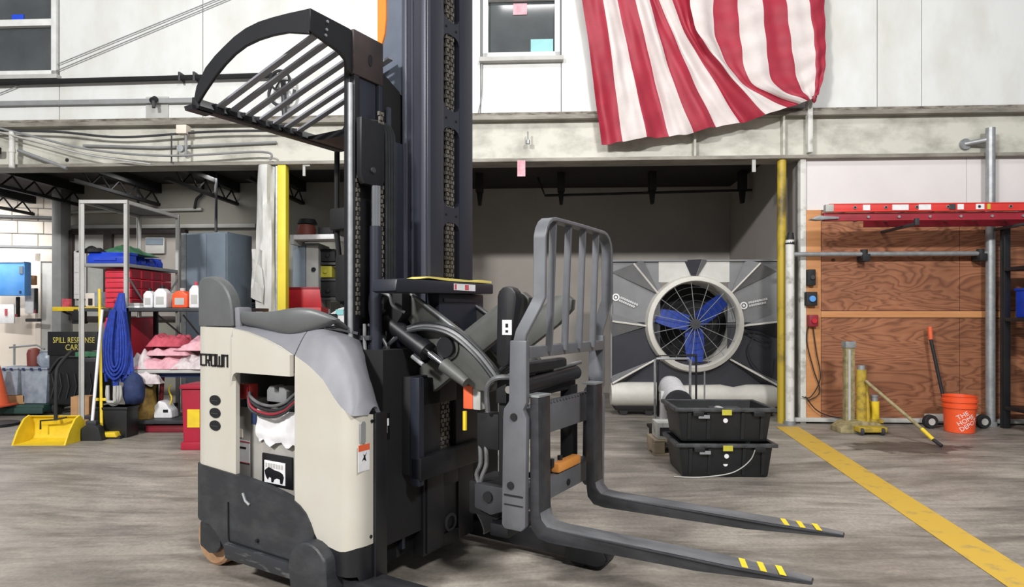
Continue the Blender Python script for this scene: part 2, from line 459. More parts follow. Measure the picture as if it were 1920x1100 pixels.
# ---- upper wall: painted sheets, each its own panel
root = bpy.data.objects.new('wall_back', None); C.objects.link(root); wobj(root); struct(root, 'white painted upper wall of wide sheets')
for (u0, u1, z0, z1) in ((-9, -6.75, 3.47, 6.6), (-6.75, -5.36, 3.47, 4.0), (-6.75, -5.36, 5.4, 6.6), (-5.36, -3.62, 3.47, 6.6), (-3.62, -0.36, 3.47, 6.6),
                         (-0.36, 0.56, 3.47, 4.10), (-0.36, 0.56, 4.86, 6.6), (0.56, 2.3, 3.47, 6.6), (2.3, 4.06, 3.47, 6.6),
                         (4.06, 4.54, 3.47, 6.6), (4.54, 8.0, 3.47, 6.6)):
    MB().box(u0 + 0.004, u1 - 0.004, 0.0, 0.1, z0, z1).build('wall_panel', 'wallwhite', root, bevel=0.004, seg=1)
for u in (-6.75, -3.62, 2.3, 4.06, 4.54):
    MB().box(u - 0.02, u + 0.02, 0.03, 0.12, 3.47, 6.6).build('joint_strip', 'seam', root, smooth=False)

# ---- beam over the bays
bm_ = bpy.data.objects.new('trim_1', None); C.objects.link(bm_); wobj(bm_); struct(bm_, 'long dirty white steel beam over the bay openings')
MB().box(-9, 8, 0.0, 0.06, 2.95, 3.41).build('beam_web', 'beam', bm_, smooth=False)
MB().box(-9, 8, -0.09, 0.2, 3.40, 3.45).build('top_flange', 'beamgrey', bm_, bevel=0.006)
MB().box(-9, 8, -0.09, 0.2, 2.925, 2.965).build('bottom_flange', 'beamgrey', bm_, bevel=0.006)
MB().box(-9, 8, -0.07, 0.1, 3.45, 3.485).build('grimy_ledge', 'grime', bm_, smooth=False)
for u in (3.013, 2.043):
    MB().box(u - 0.012, u + 0.012, -0.085, 0.0, 2.965, 3.40).build('stiffener', 'beam', bm_, bevel=0.003)
MB().box(3.253, 3.253 + 0.055, -0.13, -0.05, 2.98, 3.58).build('drop_conduit', 'oldwhite', bm_, bevel=0.01)

# ---- bays behind the openings
w = MB().box(-1.2, 3.3, 2.6, 2.75, 0, 3.3).build('wall_bay_centre', 'bayback', smooth=False); wobj(w); struct(w, 'taupe back wall of the fan bay')
w = MB().box(-1.35, -1.2, 0.25, 2.75, 0, 3.3).build('wall_bay_divider', 'bayback', smooth=False); wobj(w); struct(w, 'partition between the storage bay and the fan bay')
w = MB().box(3.2, 3.32, 0.06, 2.75, 0, 3.3).build('wall_bay_side', 'bayback', smooth=False); wobj(w); struct(w, 'taupe side wall of the fan bay')
w = MB().box(-7.004, -1.3, 2.0, 2.12, 0, 3.3).build('wall_bay_left', 'baygrey', smooth=False); wobj(w); struct(w, 'grey back wall of the storage bay')
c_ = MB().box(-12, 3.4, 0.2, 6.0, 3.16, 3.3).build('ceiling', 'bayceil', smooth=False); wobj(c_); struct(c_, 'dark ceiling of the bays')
for i, u in enumerate((-9.2, -8.0, -6.6, -5.4, -4.2, -3.2)):
    j = MB().box(u - 0.05, u + 0.05, 0.25, 5.5, 3.02, 3.16)
    for k in range(14):
        y = 0.4 + k * 0.36
        j.cyl((u, y, 3.02), (u, y + 0.18, 2.86), 0.012, 6); j.cyl((u, y + 0.18, 2.86), (u, y + 0.36, 3.02), 0.012, 6)
    j.box(u - 0.03, u + 0.03, 0.25, 5.5, 2.83, 2.87)
    o = j.build('trim_joist', 'blackm', smooth=False); wobj(o); struct(o, 'open web steel joist under the bay ceiling')
# dark trusses and brackets in the fan bay
for px, a in ((-0.526, 0), (0.604, 0), (1.851, 0), (3.067, 0)):
    o = MB().box(px - 0.05, px + 0.05, 1.5, 1.62, 2.9, 3.16).prism([(px - 0.04, 2.9), (px + 0.04, 2.9), (px + 0.02, 2.72), (px - 0.02, 2.72)], 'y', 1.52, 1.6).build('trim_bracket', 'blackm', bevel=0.005)
    wobj(o); struct(o, 'dark hanger bracket under the fan bay ceiling')
o = MB().tube([(0.278, 1.56, 3.1), (0.382, 1.56, 2.85), (3.2, 1.56, 2.9)], 0.018, 8).build('trim_pipe', 'blackm'); wobj(o); struct(o, 'thin dark pipe run across the fan bay')
# left bay: dado ledge, post and dark framed window
o = MB().box(-6.938, -3.9, 1.95, 2.0, 2.492, 2.548).build('trim_ledge', 'greylight', bevel=0.004); wobj(o); struct(o, 'ledge strip along the grey bay wall')
o = MB().box(-6.861, -6.722, 1.75, 1.95, 0, 3.16).build('trim_post', 'grey', bevel=0.008); wobj(o); struct(o, 'grey steel post at the corner of the storage bay')
wn = bpy.data.objects.new('window_3', None); C.objects.link(wn); wobj(wn); struct(wn, 'dark framed interior window in the grey bay wall')
wu0, wu1, wz0, wz1 = -6.74, -4.939, 1.12, 2.461
fr = MB()
fr.box(wu0, wu1, 1.9, 2.0, wz1 - 0.06, wz1).box(wu0, wu1, 1.9, 2.0, wz0, wz0 + 0.06).box(wu0, wu0 + 0.07, 1.9, 2.0, wz0, wz1).box(wu1 - 0.07, wu1, 1.9, 2.0, wz0, wz1)
fr.box(wu0 + 0.55, wu0 + 0.68, 1.9, 2.0, wz0, wz1)
fr.build('window_frame', 'brown', wn, bevel=0.005)
MB().box(wu0 + 0.07, wu0 + 0.55, 1.96, 1.98, wz0 + 0.06, wz1 - 0.06).build('pane', 'greylight', wn, smooth=False)
MB().box(wu0 + 0.68, wu1 - 0.07, 1.96, 1.98, wz0 + 0.06, wz1 - 0.06).build('pane', 'bayback', wn, smooth=False)
# far room at the left
fw = bpy.data.objects.new('wall_far', None); C.objects.link(fw)
fw.location = (-7.513, 10.4, 0); fw.rotation_euler = (0, 0, R(14)); struct(fw, 'cream end wall of the far room with block courses above')
MB().box(-2.4, 0.1, 0, 0.12, 0, 2.313).build('lower_wall', 'farwall', fw, smooth=False)
zt = 2.313
for r_ in range(5):
    for k in range(7):
        x1 = -k * 0.37 + (0.18 if r_ % 2 else 0.1); x0 = x1 - 0.36
        if x1 > 0.1: x1 = 0.1
        MB().box(x0, x1, 0.04, 0.14, zt + 0.01 + r_ * 0.21, zt + 0.205 + r_ * 0.21).build('block', 'farwall', fw, bevel=0.006, seg=1)
MB().box(-2.4, 0.1, 0.07, 0.12, zt, zt + 1.1).build('mortar', 'grey', fw, smooth=False)
MB().box(-2.4, 0.1, -0.02, 0.04, zt - 0.02, zt + 0.015).build('ledge', 'grey', fw, smooth=False)
MB().box(-2.4, 0.1, -0.05, 0.02, zt + 0.46, zt + 0.50).build('conduit', 'darkgrey', fw, smooth=False)
d_ = bpy.data.objects.new('door_1', None); C.objects.link(d_); d_.location = fw.location; d_.rotation_euler = fw.rotation_euler; struct(d_, 'pale grey door in the far cream wall')
MB().box(-0.19, 0.12, -0.03, 0, 0, 2.06).build('leaf', 'greylight', d_, bevel=0.004)
MB().box(-0.27, -0.19, -0.05, 0.0, 0, 2.2).box(-0.27, 0.12, -0.05, 0, 2.07, 2.2).build('door_frame', 'farwall', d_, bevel=0.004)

# ---- right of the opening: wallboard above plywood
wr = bpy.data.objects.new('wall_right', None); C.objects.link(wr); wobj(wr); struct(wr, 'white board over plywood sheets right of the fan bay')
MB().box(3.25, 5.0, -0.02, 0.02, 2.365, 2.925).build('wallboard', 'wb', wr, smooth=False)
MB().box(5.005, 8.0, -0.02, 0.02, 2.365, 2.925).build('wallboard', 'wb', wr, smooth=False)
for (u0, u1) in ((3.43, 4.93), (4.935, 8.0)):
    MB().box(u0, u1, -0.02, 0.02, 1.245, 2.36).build('plywood_sheet', 'ply', wr, bevel=0.002, seg=1)
    MB().box(u0, u1, -0.02, 0.02, 0.06, 1.165).build('plywood_sheet', 'ply', wr, bevel=0.002, seg=1)
MB().box(3.43, 8.0, -0.035, 0.0, 1.17, 1.24).build('batten', 'batten', wr, bevel=0.003)
MB().box(3.26, 3.425, -0.05, 0.0, 0.05, 2.36).build('stud', 'batten', wr, bevel=0.004)
MB().box(3.2, 3.26, -0.06, 0.1, 0.0, 2.93).build('jamb', 'oldwhite', wr, bevel=0.004)
MB().box(3.2, 8.0, 0.02, 0.08, 0.0, 2.93).build('backing', 'grey', wr, smooth=False)
o = MB().box(3.05, 8, -0.09, -0.03, 0.02, 0.065).build('baseboard_right', 'greylight', bevel=0.008); wobj(o); struct(o, 'pale strip along the floor under the plywood')

# ---- columns and poles at the bay edges
o = MB().box(-2.698, -2.597, -0.08, 0.02, 0, 2.925).build('yellow_post', 'yellowclean', bevel=0.012); wobj(o)
tag(o, 'bright yellow guard post beside the plastic-wrapped column', 'post')
col = MB()
rows = []
for i in range(31):
    z = i / 30 * 2.92; ring = []
    for k in range(17):
        a = k / 16 * 2 * math.pi
        rr = 0.105 + 0.016 * math.sin(3 * a + z * 2.1) + 0.012 * math.sin(5 * a - z * 4) + 0.008 * math.sin(9 * a + 7 * z)
        ring.append((-2.84 + rr * math.cos(a), -0.02 + rr * math.sin(a), z))
    rows.append(ring)
col.grid(rows)
wc = thing('wrapped_column', 'column wrapped in loose white plastic sheet between two bays', 'column', Wp(0, 0, 0), WROT)
col.build('wrap', 'plastic_wrap', wc)
MB().box(-2.88, -2.8, -0.05, 0.03, 0, 2.92).build('core', 'oldwhite', wc)
fl_ = []
for i in range(6):
    fl_.append([(-2.97 + 0.03 * k + 0.02 * math.sin(i + k), -0.14 - 0.02 * math.sin(k * 2 + i), 1.95 - i * 0.11 - 0.02 * k * (i % 2)) for k in range(5)])
MB().grid(fl_).build('flap', 'plastic_wrap', wc, solid=0.004)
MB().tube([(-2.72, -0.03, 0), (-2.72, -0.03, 2.92)], 0.025, 10).build('conduit', 'galv', wc)
o = MB().cyl((3.01, -0.02, 0), (3.01, -0.02, 2.925), 0.048, 16).build('yellow_pole', 'yellowpole'); wobj(o)
tag(o, 'scuffed yellow pole at the edge of the fan bay', 'pole')
gp = thing('guard_rail', 'galvanised pipe rail frame standing in front of the plywood', 'rail', Wp(0, -0.13, 0), WROT)
pu0, pu1 = 3.057, 5.18
zr = 1.862; zt2 = 3.216
MB().cyl((pu0, 0, 0), (pu0, 0, 2.02), 0.046, 16).build('short_post', 'oldwhite', gp)
MB().cyl((pu0, 0, 1.97), (pu0 + 0.01, 0, 2.10), 0.05, 12, 0.03).build('post_cap', 'rubber', gp)
MB().cyl((pu1, 0, 0), (pu1, 0, zt2), 0.046, 16).build('tall_post', 'galv', gp)
MB().cyl((pu0, 0, zr), (pu1, 0, zr), 0.026, 12).build('crossbar', 'galv', gp)
MB().cyl((pu1, 0, zt2 - 0.12), (pu1 - 0.19, 0.12, zt2 - 0.14), 0.03, 12).cyl((pu1 - 0.19, 0.10, zt2 - 0.14), (pu1 - 0.19, 0.12, zt2 - 0.14), 0.06, 12).build('wall_stay', 'galv', gp)
for u in (3.85, 5.075):
    MB().cyl((u, 0, zr - 0.05), (u, 0, zr + 0.05), 0.038, 12).box(u - 0.03, u + 0.05, -0.04, 0.10, zr - 0.08, zr).build('clamp', 'rubber', gp, bevel=0.006)
MB().cyl((pu1, 0, 0), (pu1, 0, 0.05), 0.062, 16).build('foot_flange', 'galv', gp)
MB().cyl((pu0, 0, 0), (pu0, 0, 0.04), 0.06, 16).build('foot_flange', 'galv', gp)

# ---- windows in the upper wall
def wall_window(n, u0, u1, z0, z1, mid, label):
    r_ = bpy.data.objects.new('window_%d' % n, None); C.objects.link(r_); wobj(r_); struct(r_, label)
    f = MB(); t = 0.06
    f.box(u0, u1, -0.04, 0.06, z0, z0 + t).box(u0, u1, -0.04, 0.06, z1 - t, z1).box(u0, u0 + t, -0.04, 0.06, z0, z1).box(u1 - t, u1, -0.04, 0.06, z0, z1)
    f.build('window_frame', 'whiteframe', r_, bevel=0.006)
    if mid:
        MB().box(u0 + t, u1 - t, -0.03, 0.05, mid - 0.04, mid + 0.04).build('rail', 'whiteframe', r_, bevel=0.006)
    MB().box(u0 + t, u1 - t, 0.03, 0.045, z0 + t, z1 - t).build('pane', 'glass', r_, smooth=False)
    MB().box(u0 - 0.04, u1 + 0.04, -0.08, 0.02, z0 - 0.05, z0).build('sill', 'greylight', r_, bevel=0.006)
    return r_
w1 = wall_window(1, -6.72, -5.37, 4.02, 5.4, 4.65, 'white framed sash window at the far left of the upper wall')
M['bluebox'] = pm('blue_bottle', '#2a55e0', 0.3)
MB().box(-5.962, -5.816, 0.02, 0.028, 4.677, 4.772).build('sticker', 'bluebox', w1)
w2 = wall_window(2, -0.33, 0.545, 4.12, 4.84, None, 'small white framed window beside the flag')
MB().box(0.012, 0.17, 0.02, 0.028, 4.63, 4.758).build('red_notice', 'rag_rose', w2)
MB().box(0.213, 0.468, 0.02, 0.028, 4.193, 4.345).build('pale_notice', 'teal', w2)

# ================================================================ REACH TRUCK
T = thing('reach_truck', 'cream and black stand-up reach forklift in the middle of the floor', 'forklift', (-1.47, 2.97, 0), R(-31.3))
def strip(cols):
    """cols: (x, y, z_bottom, z_top) along a path, several rows high"""
    m = MB(); n = 6
    m.grid([[(x, y, z0 + (z1 - z0) * k / n) for k in range(n + 1)] for x, y, z0, z1 in cols])
    return m
CT = [(-0.03, 1.145), (0.247, 1.142), (0.36, 1.128), (0.486, 1.098), (0.58, 1.068), (0.662, 1.032), (0.752, 0.99), (0.83, 0.938), (0.87, 0.895), (0.9, 0.862), (0.93, 0.838), (0.97, 0.815), (1.0, 0.805), (1.3, 0.80)]
CB = [(-0.03, 0.505), (0.266, 0.488), (0.4, 0.476), (0.486, 0.466), (0.58, 0.452), (0.656, 0.434), (0.70, 0.415), (0.737, 0.388), (0.765, 0.35), (0.784, 0.313), (0.80, 0.292), (0.86, 0.276), (0.921, 0.266), (0.96, 0.272), (0.993, 0.284), (1.3, 0.284)]
CORNER_R = [(-0.012, 0.16), (-0.02, 0.09), (-0.016, 0.035), (-0.004, 0.008), (0.02, 0.0)]
FC = [(0.93 + 0.075 * math.sin(R(a)), 0.075 - 0.075 * math.cos(R(a))) for a in (0, 18, 36, 54, 72, 90)]
# rear side panel with the battery window
cols = []
for x, y in CORNER_R + [(0.05, 0), (0.1, 0), (0.16, 0), (0.22, 0), (0.274, 0)]:
    cols.append((x, y, lerp_curve(CB, x), lerp_curve(CT, x)))
m = strip(cols)
cols = []
for x, zb in ((0.274, 0.905), (0.278, 0.925), (0.288, 0.938), (0.305, 0.945), (0.36, 0.945), (0.42, 0.945), (0.486, 0.945), (0.53, 0.945), (0.58, 0.945), (0.62, 0.945), (0.658, 0.945)):
    cols.append((x, 0, zb, lerp_curve(CT, x)))
g = strip(cols); m.add(g.v, g.f)
m.build('side_panel', 'cream', T, solid=0.02, offset=-1, weld=True)
# front corner panel, wraps round to the front
cols = []
for x in (0.664, 0.70, 0.737, 0.765, 0.784, 0.80, 0.83, 0.86, 0.89, 0.91):
    cols.append((x, 0, lerp_curve(CB, x), lerp_curve(CT, x)))
for i, (x, y) in enumerate(FC):
    cols.append((x, y, lerp_curve(CB, x), lerp_curve(CT, x)))
cols.append((1.005, 0.108, 0.284, 0.80))
fp = strip(cols).build('front_panel', 'cream', T, solid=0.02, offset=-1, weld=True)
MB().prism([(0.038, 0.694), (0.056, 0.694), (0.06, 0.70), (0.06, 0.772), (0.054, 0.78), (0.04, 0.78), (0.034, 0.772), (0.034, 0.70)], 'x', 1.0, 1.008).build('slot', 'grey', fp)
MB().cyl((1.0, 0.095, 0.775), (1.009, 0.095, 0.775), 0.007, 10).build('bolt', 'black', fp)
MB().cyl((1.0, 0.09, 0.315), (1.009, 0.09, 0.315), 0.007, 10).build('bolt', 'black', fp)
st = MB().box(1.0051, 1.0065, 0.02, 0.082, 0.585, 0.69).build('warning_sticker', 'white', T); st['label'] = 'white warning sticker with orange header'
MB().box(1.0066, 1.0074, 0.02, 0.082, 0.665, 0.69).build('sticker_header', 'cone', st)
MB().prism([(0.04, 0.625), (0.05, 0.64), (0.048, 0.652), (0.056, 0.645), (0.066, 0.657), (0.058, 0.64), (0.063, 0.622), (0.05, 0.63)], 'x', 1.0066, 1.0076).build('pictogram', 'black', st)
# vents and lettering
for z in (0.808, 0.75, 0.692):
    o = MB().prism([(0.125 + 0.04 * math.cos(R(q)), z + 0.023 * math.sin(R(q))) for q in range(0, 360, 18)], 'y', -0.004, 0.004).build('vent', 'blackm', T)
    MB().box(0.098, 0.15, -0.006, -0.004, z - 0.004, z - 0.001).build('vent_slat', 'darkgrey', o)
def strokes(x, boxes, mm):
    for a, b, c, d in boxes:
        mm.box(x + a, x + b, -0.005, -0.0005, 0.963 + c, 0.963 + d)
lt = MB(); t_ = 0.0072; h_ = 0.057
lx = 0.014
for ch in 'CROWN':
    wd = 0.034
    if ch == 'C': bx = [(0, t_, 0, h_), (0, wd, 0, t_), (0, wd, h_ - t_, h_)]
    elif ch == 'R': bx = [(0, t_, 0, h_), (0, wd, h_ - t_, h_), (wd - t_, wd, 0.03, h_), (0.014, wd, 0.024, 0.031), (0.016, 0.016 + t_, 0.012, 0.031), (0.023, 0.023 + t_, 0, 0.018)]
    elif ch == 'O': bx = [(0, t_, 0, h_), (wd - t_, wd, 0, h_), (0, wd, 0, t_), (0, wd, h_ - t_, h_)]
    elif ch == 'W': wd = 0.045; bx = [(0, t_, 0, h_), (wd - t_, wd, 0, h_), (wd / 2 - t_ / 2, wd / 2 + t_ / 2, 0, h_ - 0.008), (0, wd, 0, t_)]
    else: bx = [(0, t_, 0, h_), (wd - t_, wd, 0, h_), (0, wd, h_ - t_, h_)]
    strokes(lx, bx, lt); lx += wd + 0.0065
lt.build('lettering', 'black', T, smooth=False)
# skirt
M['scuffed'] = pm('scraped_black_sill', '#2b2d31', 0.55, col2='#7d7e7d', scale=11, lo=0.52, hi=0.74, stretch=(0.5, 1, 2.5))
SB = [(-0.03, 0.255), (0.027, 0.24), (0.09, 0.232), (0.129, 0.215), (0.16, 0.19), (0.189, 0.158), (0.21, 0.13), (0.235, 0.115), (0.69, 0.115), (1.2, 0.115)]
cols = [(x - 0.01, y - 0.006, lerp_curve(SB, x), lerp_curve(CB, x)) for x, y in CORNER_R]
for x in (0.05, 0.09, 0.129, 0.16, 0.189, 0.21, 0.235, 0.3, 0.36, 0.42, 0.486, 0.54, 0.6, 0.656, 0.70, 0.737, 0.765, 0.784):
    cols.append((x, -0.008, lerp_curve(SB, x), lerp_curve(CB, x)))
sk = strip(cols).build('skirt', 'skirt', T, solid=0.03, offset=-1, weld=True)
MB().sweep([(0.235, -0.012, 0.36), (0.238, -0.012, 0.2), (0.245, -0.012, 0.185), (0.70, -0.012, 0.18)], 0.002, 0.003, (0, 1, 0)).build('skirt_seam', 'black', sk)
MB().prism([(0.225, 0.18), (0.25, 0.182), (0.70, 0.178), (0.70, 0.112), (0.235, 0.112)], 'y', -0.03, 0.0).build('sill', 'scuffed', T, bevel=0.008)
MB().tube([(0.34, -0.012, 0.415), (0.36, -0.014, 0.385), (0.385, -0.012, 0.37)], 0.006, 6).build('crease', 'grey', sk)
MB().cyl((0.44, -0.02, 0.225), (0.44, -0.005, 0.225), 0.008, 10).build('bolt', 'black', sk)
# rear steering wheel
wh = MB().lathe([(0.05, -0.05), (0.115, -0.05), (0.128, -0.04), (0.128, 0.04), (0.115, 0.05), (0.05, 0.05)], (-0.0, 0.12, 0.128), 32, 'y').build('steer_wheel', 'tan_wheel', T)
MB().lathe([(0.0, -0.045), (0.09, -0.045), (0.095, -0.03), (0.095, 0.03), (0.0, 0.03)], (-0.0, 0.12, 0.128), 24, 'y').build('hub', 'red_hub', wh)
hu = [(-0.045, 0.10)] + [(0.03 + 0.085 * math.cos(R(a)), 0.165 + 0.09 * math.sin(R(a))) for a in (150, 120, 90, 60, 30, 0)] + [(0.115, 0.12), (0.08, 0.085), (0.03, 0.075)]
MB().prism(hu, 'y', 0.03, 0.06).build('wheel_guard', 'skirt', T, bevel=0.01)
# straddle legs, near and far, with rounded rear caps and load wheels
def leg(y0, y1, xs, xe, near):
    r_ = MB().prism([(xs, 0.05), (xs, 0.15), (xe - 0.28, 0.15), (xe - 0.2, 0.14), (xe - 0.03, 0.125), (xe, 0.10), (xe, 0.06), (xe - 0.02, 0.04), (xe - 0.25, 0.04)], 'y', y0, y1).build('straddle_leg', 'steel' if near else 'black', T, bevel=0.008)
    wp = [(xe - 0.21, 0.03), (xe - 0.21, 0.115), (xe - 0.05, 0.115), (xe - 0.02, 0.10), (xe - 0.005, 0.07), (xe - 0.02, 0.04), (xe - 0.05, 0.028)]
    MB().prism(wp, 'y', y0 - 0.012, y0 - 0.001).build('wheel_cover', 'rubber', r_, bevel=0.006)
    for xx in (xe - 0.16, xe - 0.075):
        MB().cyl((xx, y0 + 0.02, 0.06), (xx, y1 - 0.02, 0.06), 0.06, 20).build('load_wheel', 'rubber', r_)
    return r_
leg(0.03, 0.15, 0.8, 1.66, True)
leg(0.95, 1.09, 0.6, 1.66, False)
cap = [(0.80 + 0.115 * math.cos(R(a)), 0.18 + 0.115 * math.sin(R(a))) for a in range(180, 20, -15)] + [(0.905, 0.19), (0.91, 0.12), (0.89, 0.05), (0.84, 0.02), (0.76, 0.02), (0.70, 0.08)]
MB().prism(cap, 'y', -0.055, 0.14).build('leg_cap', 'skirt', T, bevel=0.015, seg=3)
cols = []
for x, y in [(0.86, 0.0), (0.89, 0.0), (0.91, 0)] + FC + [(1.005, 0.108), (1.005, 0.17)]:
    cols.append((x, y, 0.235 if x < 0.9 else (0.17 if x < 1.0 else 0.12), lerp_curve(CB, x)))
strip(cols).build('front_skirt', 'black', T, solid=0.02, offset=-1, weld=True)
MB().box(0.985, 1.02, 0.104, 0.172, 0.10, 0.806).build('front_column', 'black', T, bevel=0.006)
MB().box(0.995, 1.03, 0.18, 0.24, 0.03, 0.055).build('step_lug', 'galv', T, bevel=0.004)
# inner hull
MB().box(0.0, 0.95, 0.22, 1.12, 0.22, 1.05).build('hull', 'blackm', T, smooth=False)
MB().box(0.0, 0.9, 0.06, 1.06, 0.12, 0.2).build('floor_plate', 'blackm', T, smooth=False)
MB().box(0.66, 0.985, 0.03, 0.2, 0.2, 0.8).build('front_box', 'blackm', T, smooth=False)
# battery window contents
MB().box(0.1, 0.66, 0.02, 0.21, 0.945, 0.955).build('window_reveal', 'battery', T, smooth=False)
def rect(name, xz, y0, y1, mat, parent, bevel=0.0):
    (xa, za), (xb, zb) = xz
    return MB().box(min(xa, xb), max(xa, xb), y0, y1, min(za, zb), max(za, zb)).build(name, mat, parent, bevel=bevel)
bp_ = rect('inner_post', [(0.107, 0.808), (0.242, 0.421)], 0.10, 0.2, 'battery', T, 0.008)
rect('instruction_label', [(0.13, 0.615), (0.237, 0.512)], 0.096, 0.0995, 'white', bp_)
rect('label_stripe', [(0.134, 0.611), (0.241, 0.605)], 0.0945, 0.0958, 'rag_pink', bp_)
rect('label_stripe', [(0.134, 0.511), (0.241, 0.514)], 0.0945, 0.0958, 'rag_pink', bp_)
rect('pictogram', [(0.158, 0.584), (0.214, 0.575)], 0.0945, 0.0958, 'black', bp_)
rect('yellow_label', [(0.13, 0.666), (0.186, 0.626)], 0.096, 0.0995, 'farwall', bp_)
bt = rect('battery', [(0.255, 0.762), (0.714, 0.365)], 0.09, 0.21, 'battery', T, 0.01)
rect('bracket', [(0.268, 0.771), (0.299, 0.7)], 0.085, 0.0895, 'navy', bt)
cn = rect('power_connector', [(0.2, 0.885), (0.285, 0.814)], 0.06, 0.11, 'connred', T, 0.008)
rect('plug_collar', [(0.216, 0.81), (0.262, 0.776)], 0.065, 0.1, 'black', cn, 0.005)
(ca, cb_), (cc, cd) = [(0.2, 0.885), (0.285, 0.814)]
for k in range(3):
    MB().box(ca + 0.012 + k * 0.03, ca + 0.022 + k * 0.03, 0.055, 0.06, cd + 0.01, cb_ - 0.01).build('rib', 'darkred', cn)
(ba, bb_), (bc, bd) = [(0.394, 0.885), (0.526, 0.814)]
wq = bc - ba
MB().prism([(ba, bd), (bc, bd), (bc, bb_ - 0.02), (bc - 0.02, bb_), (ba + wq * 0.62, bb_), (ba + wq * 0.60, bb_ - 0.03), (ba + wq * 0.4, bb_ - 0.03), (ba + wq * 0.38, bb_), (ba + 0.02, bb_), (ba, bb_ - 0.02)], 'y', 0.07, 0.13).build('cable_block', 'grey', T, bevel=0.006)
for i, (mt, off, rr) in enumerate((('hose', 0, 0.0075), ('hosegrey', 0.02, 0.007), ('darkred', -0.016, 0.006), ('hose', -0.028, 0.006))):
    cp = [(0.28, 0.841), (0.318, 0.81), (0.378, 0.786), (0.468, 0.781), (0.548, 0.803), (0.596, 0.834), (0.64, 0.871)]
    MB().tube([(x, 0.05 - 0.004 * i + (0.02 if j in (0, 6) else 0), z + off * (0.3 if j == 0 else 1)) for j, (x, z) in enumerate(cp)], rr, 8, smooth=5).build('battery_cable', mt, T)
(sa_, sb_), (sc2, sd_) = [(0.331, 0.776), (0.631, 0.626)]
rows = []
for i in range(10):
    z = sb_ + (sd_ - sb_) * i / 9
    rows.append([(sa_ + (sc2 - sa_) * k / 10, 0.068 + 0.007 * math.sin(k * 1.3 + i * 0.8) + (0.008 if i > 7 else 0), z + (0.014 * math.sin(k * 1.7) if i == 9 else 0)) for k in range(11)])
MB().grid(rows).build('plastic_sheet', 'paper', T, solid=0.003)
(pa, pb), (pc, pd) = [(0.348, 0.578), (0.549, 0.438)]
pk = MB().box(pa, pc, 0.08, 0.09, pd, pb).build('poster_frame', 'black', T, bevel=0.012)
qa, qb, qc, qd = pa + 0.022, pb - 0.03, pc - 0.04, pd + 0.012
MB().box(qa, qc, 0.0765, 0.0797, qd, qb).build('printed_picture', 'white', pk)
buf = [(0.02, 0.53), (0.1, 0.62), (0.22, 0.72), (0.34, 0.68), (0.5, 0.62), (0.76, 0.58), (0.9, 0.5), (0.95, 0.36), (0.92, 0.2), (0.88, 0.05), (0.78, 0.05), (0.76, 0.24), (0.62, 0.26), (0.5, 0.2), (0.44, 0.05), (0.35, 0.05), (0.34, 0.24), (0.24, 0.26), (0.18, 0.12), (0.1, 0.24), (0.05, 0.36)]
MB().prism([(qa + (qc - qa) * x, qd + (qb - qd) * z) for x, z in buf], 'y', 0.0755, 0.0763).build('animal_silhouette', 'black', pk)
for k in range(7):
    MB().box(qa + 0.008 + k * (qc - qa - 0.016) / 7, qa + 0.008 + (k + 0.7) * (qc - qa - 0.016) / 7, 0.0755, 0.0763, qb - 0.03, qb - 0.01).build('print_mark', 'greylight', pk)

# ---- hood, pads and dashboard
HI = [(0.25, 1.155), (0.4, 1.15), (0.5, 1.15), (0.6, 1.15), (0.66, 1.15), (0.72, 1.142), (0.8, 1.11), (0.86, 1.065), (0.92, 1.0), (0.965, 0.935), (0.995, 0.87), (1.01, 0.82)]
yc = lambda x: 0.13 if x < 0.75 else 0.13 - 0.03 * min(1, (x - 0.75) / 0.25)
def hood(x0, x1, n):
    rows = []
    for i in range(n + 1):
        x = x0 + (x1 - x0) * i / n
        ze = lerp_curve(CT, x) ; zi = max(lerp_curve(HI, x), ze + 0.004)
        row = [(x, 0.002, ze)]
        for k in range(1, 9):
            s = k / 8
            row.append((x, 0.002 + yc(x) * s, ze + (zi - ze) * math.sin(min(s * 1.25, 1) * math.pi / 2)))
        ym = lerp_curve([(0.25, 0.36), (0.72, 0.34), (0.8, 0.26), (0.88, 0.19), (0.95, 0.15), (1.0, 0.14)], x); yb_ = 0.002 + yc(x)
        row += [(x, yb_ + (ym - yb_) * 0.4, zi - 0.004), (x, yb_ + (ym - yb_) * 0.8, zi - 0.02), (x, ym, zi - 0.05)]
        rows.append(row)
    return rows
MB().grid(hood(0.25, 0.659, 14)).build('rear_hood', 'hood', T, solid=0.015, offset=-1, angle=70)
rows = hood(0.664, 0.995, 22)
rows.append([(1.012, 0.07 + 0.07 * j / (len(rows[0]) - 1), 0.803 + 0.03 * math.sin(math.pi * j / (len(rows[0]) - 1))) for j in range(len(rows[0]))])
fh = MB().grid(rows).build('front_hood', 'hood', T, solid=0.015, offset=-1, angle=70)
MB().sweep([(0.72, 0.115, 1.144), (0.76, 0.16, 1.136), (0.80, 0.22, 1.118)], 0.012, 0.006, (1, 0, 0)).build('finger_slot', 'darkgrey', fh)
rows = []
padc = [(-0.052, 1.14), (-0.056, 1.34), (-0.045, 1.366), (-0.015, 1.378), (0.03, 1.382), (0.066, 1.378), (0.11, 1.36), (0.147, 1.335), (0.175, 1.305), (0.194, 1.272), (0.206, 1.22), (0.214, 1.14)]
MB().prism(padc, 'y', 0.025, 0.085).build('back_bolster', 'pad', T, bevel=0.018, seg=3)
MB().prism([(0.225, 1.14), (0.262, 1.14), (0.258, 1.2), (0.25, 1.235), (0.22, 1.235)], 'y', 0.03, 0.10).build('pad_bracket', 'hood', T, bevel=0.008)
top_ = [(0.255, 1.222), (0.36, 1.214), (0.486, 1.218), (0.56, 1.228), (0.623, 1.236), (0.688, 1.23), (0.74, 1.212), (0.80, 1.182)]
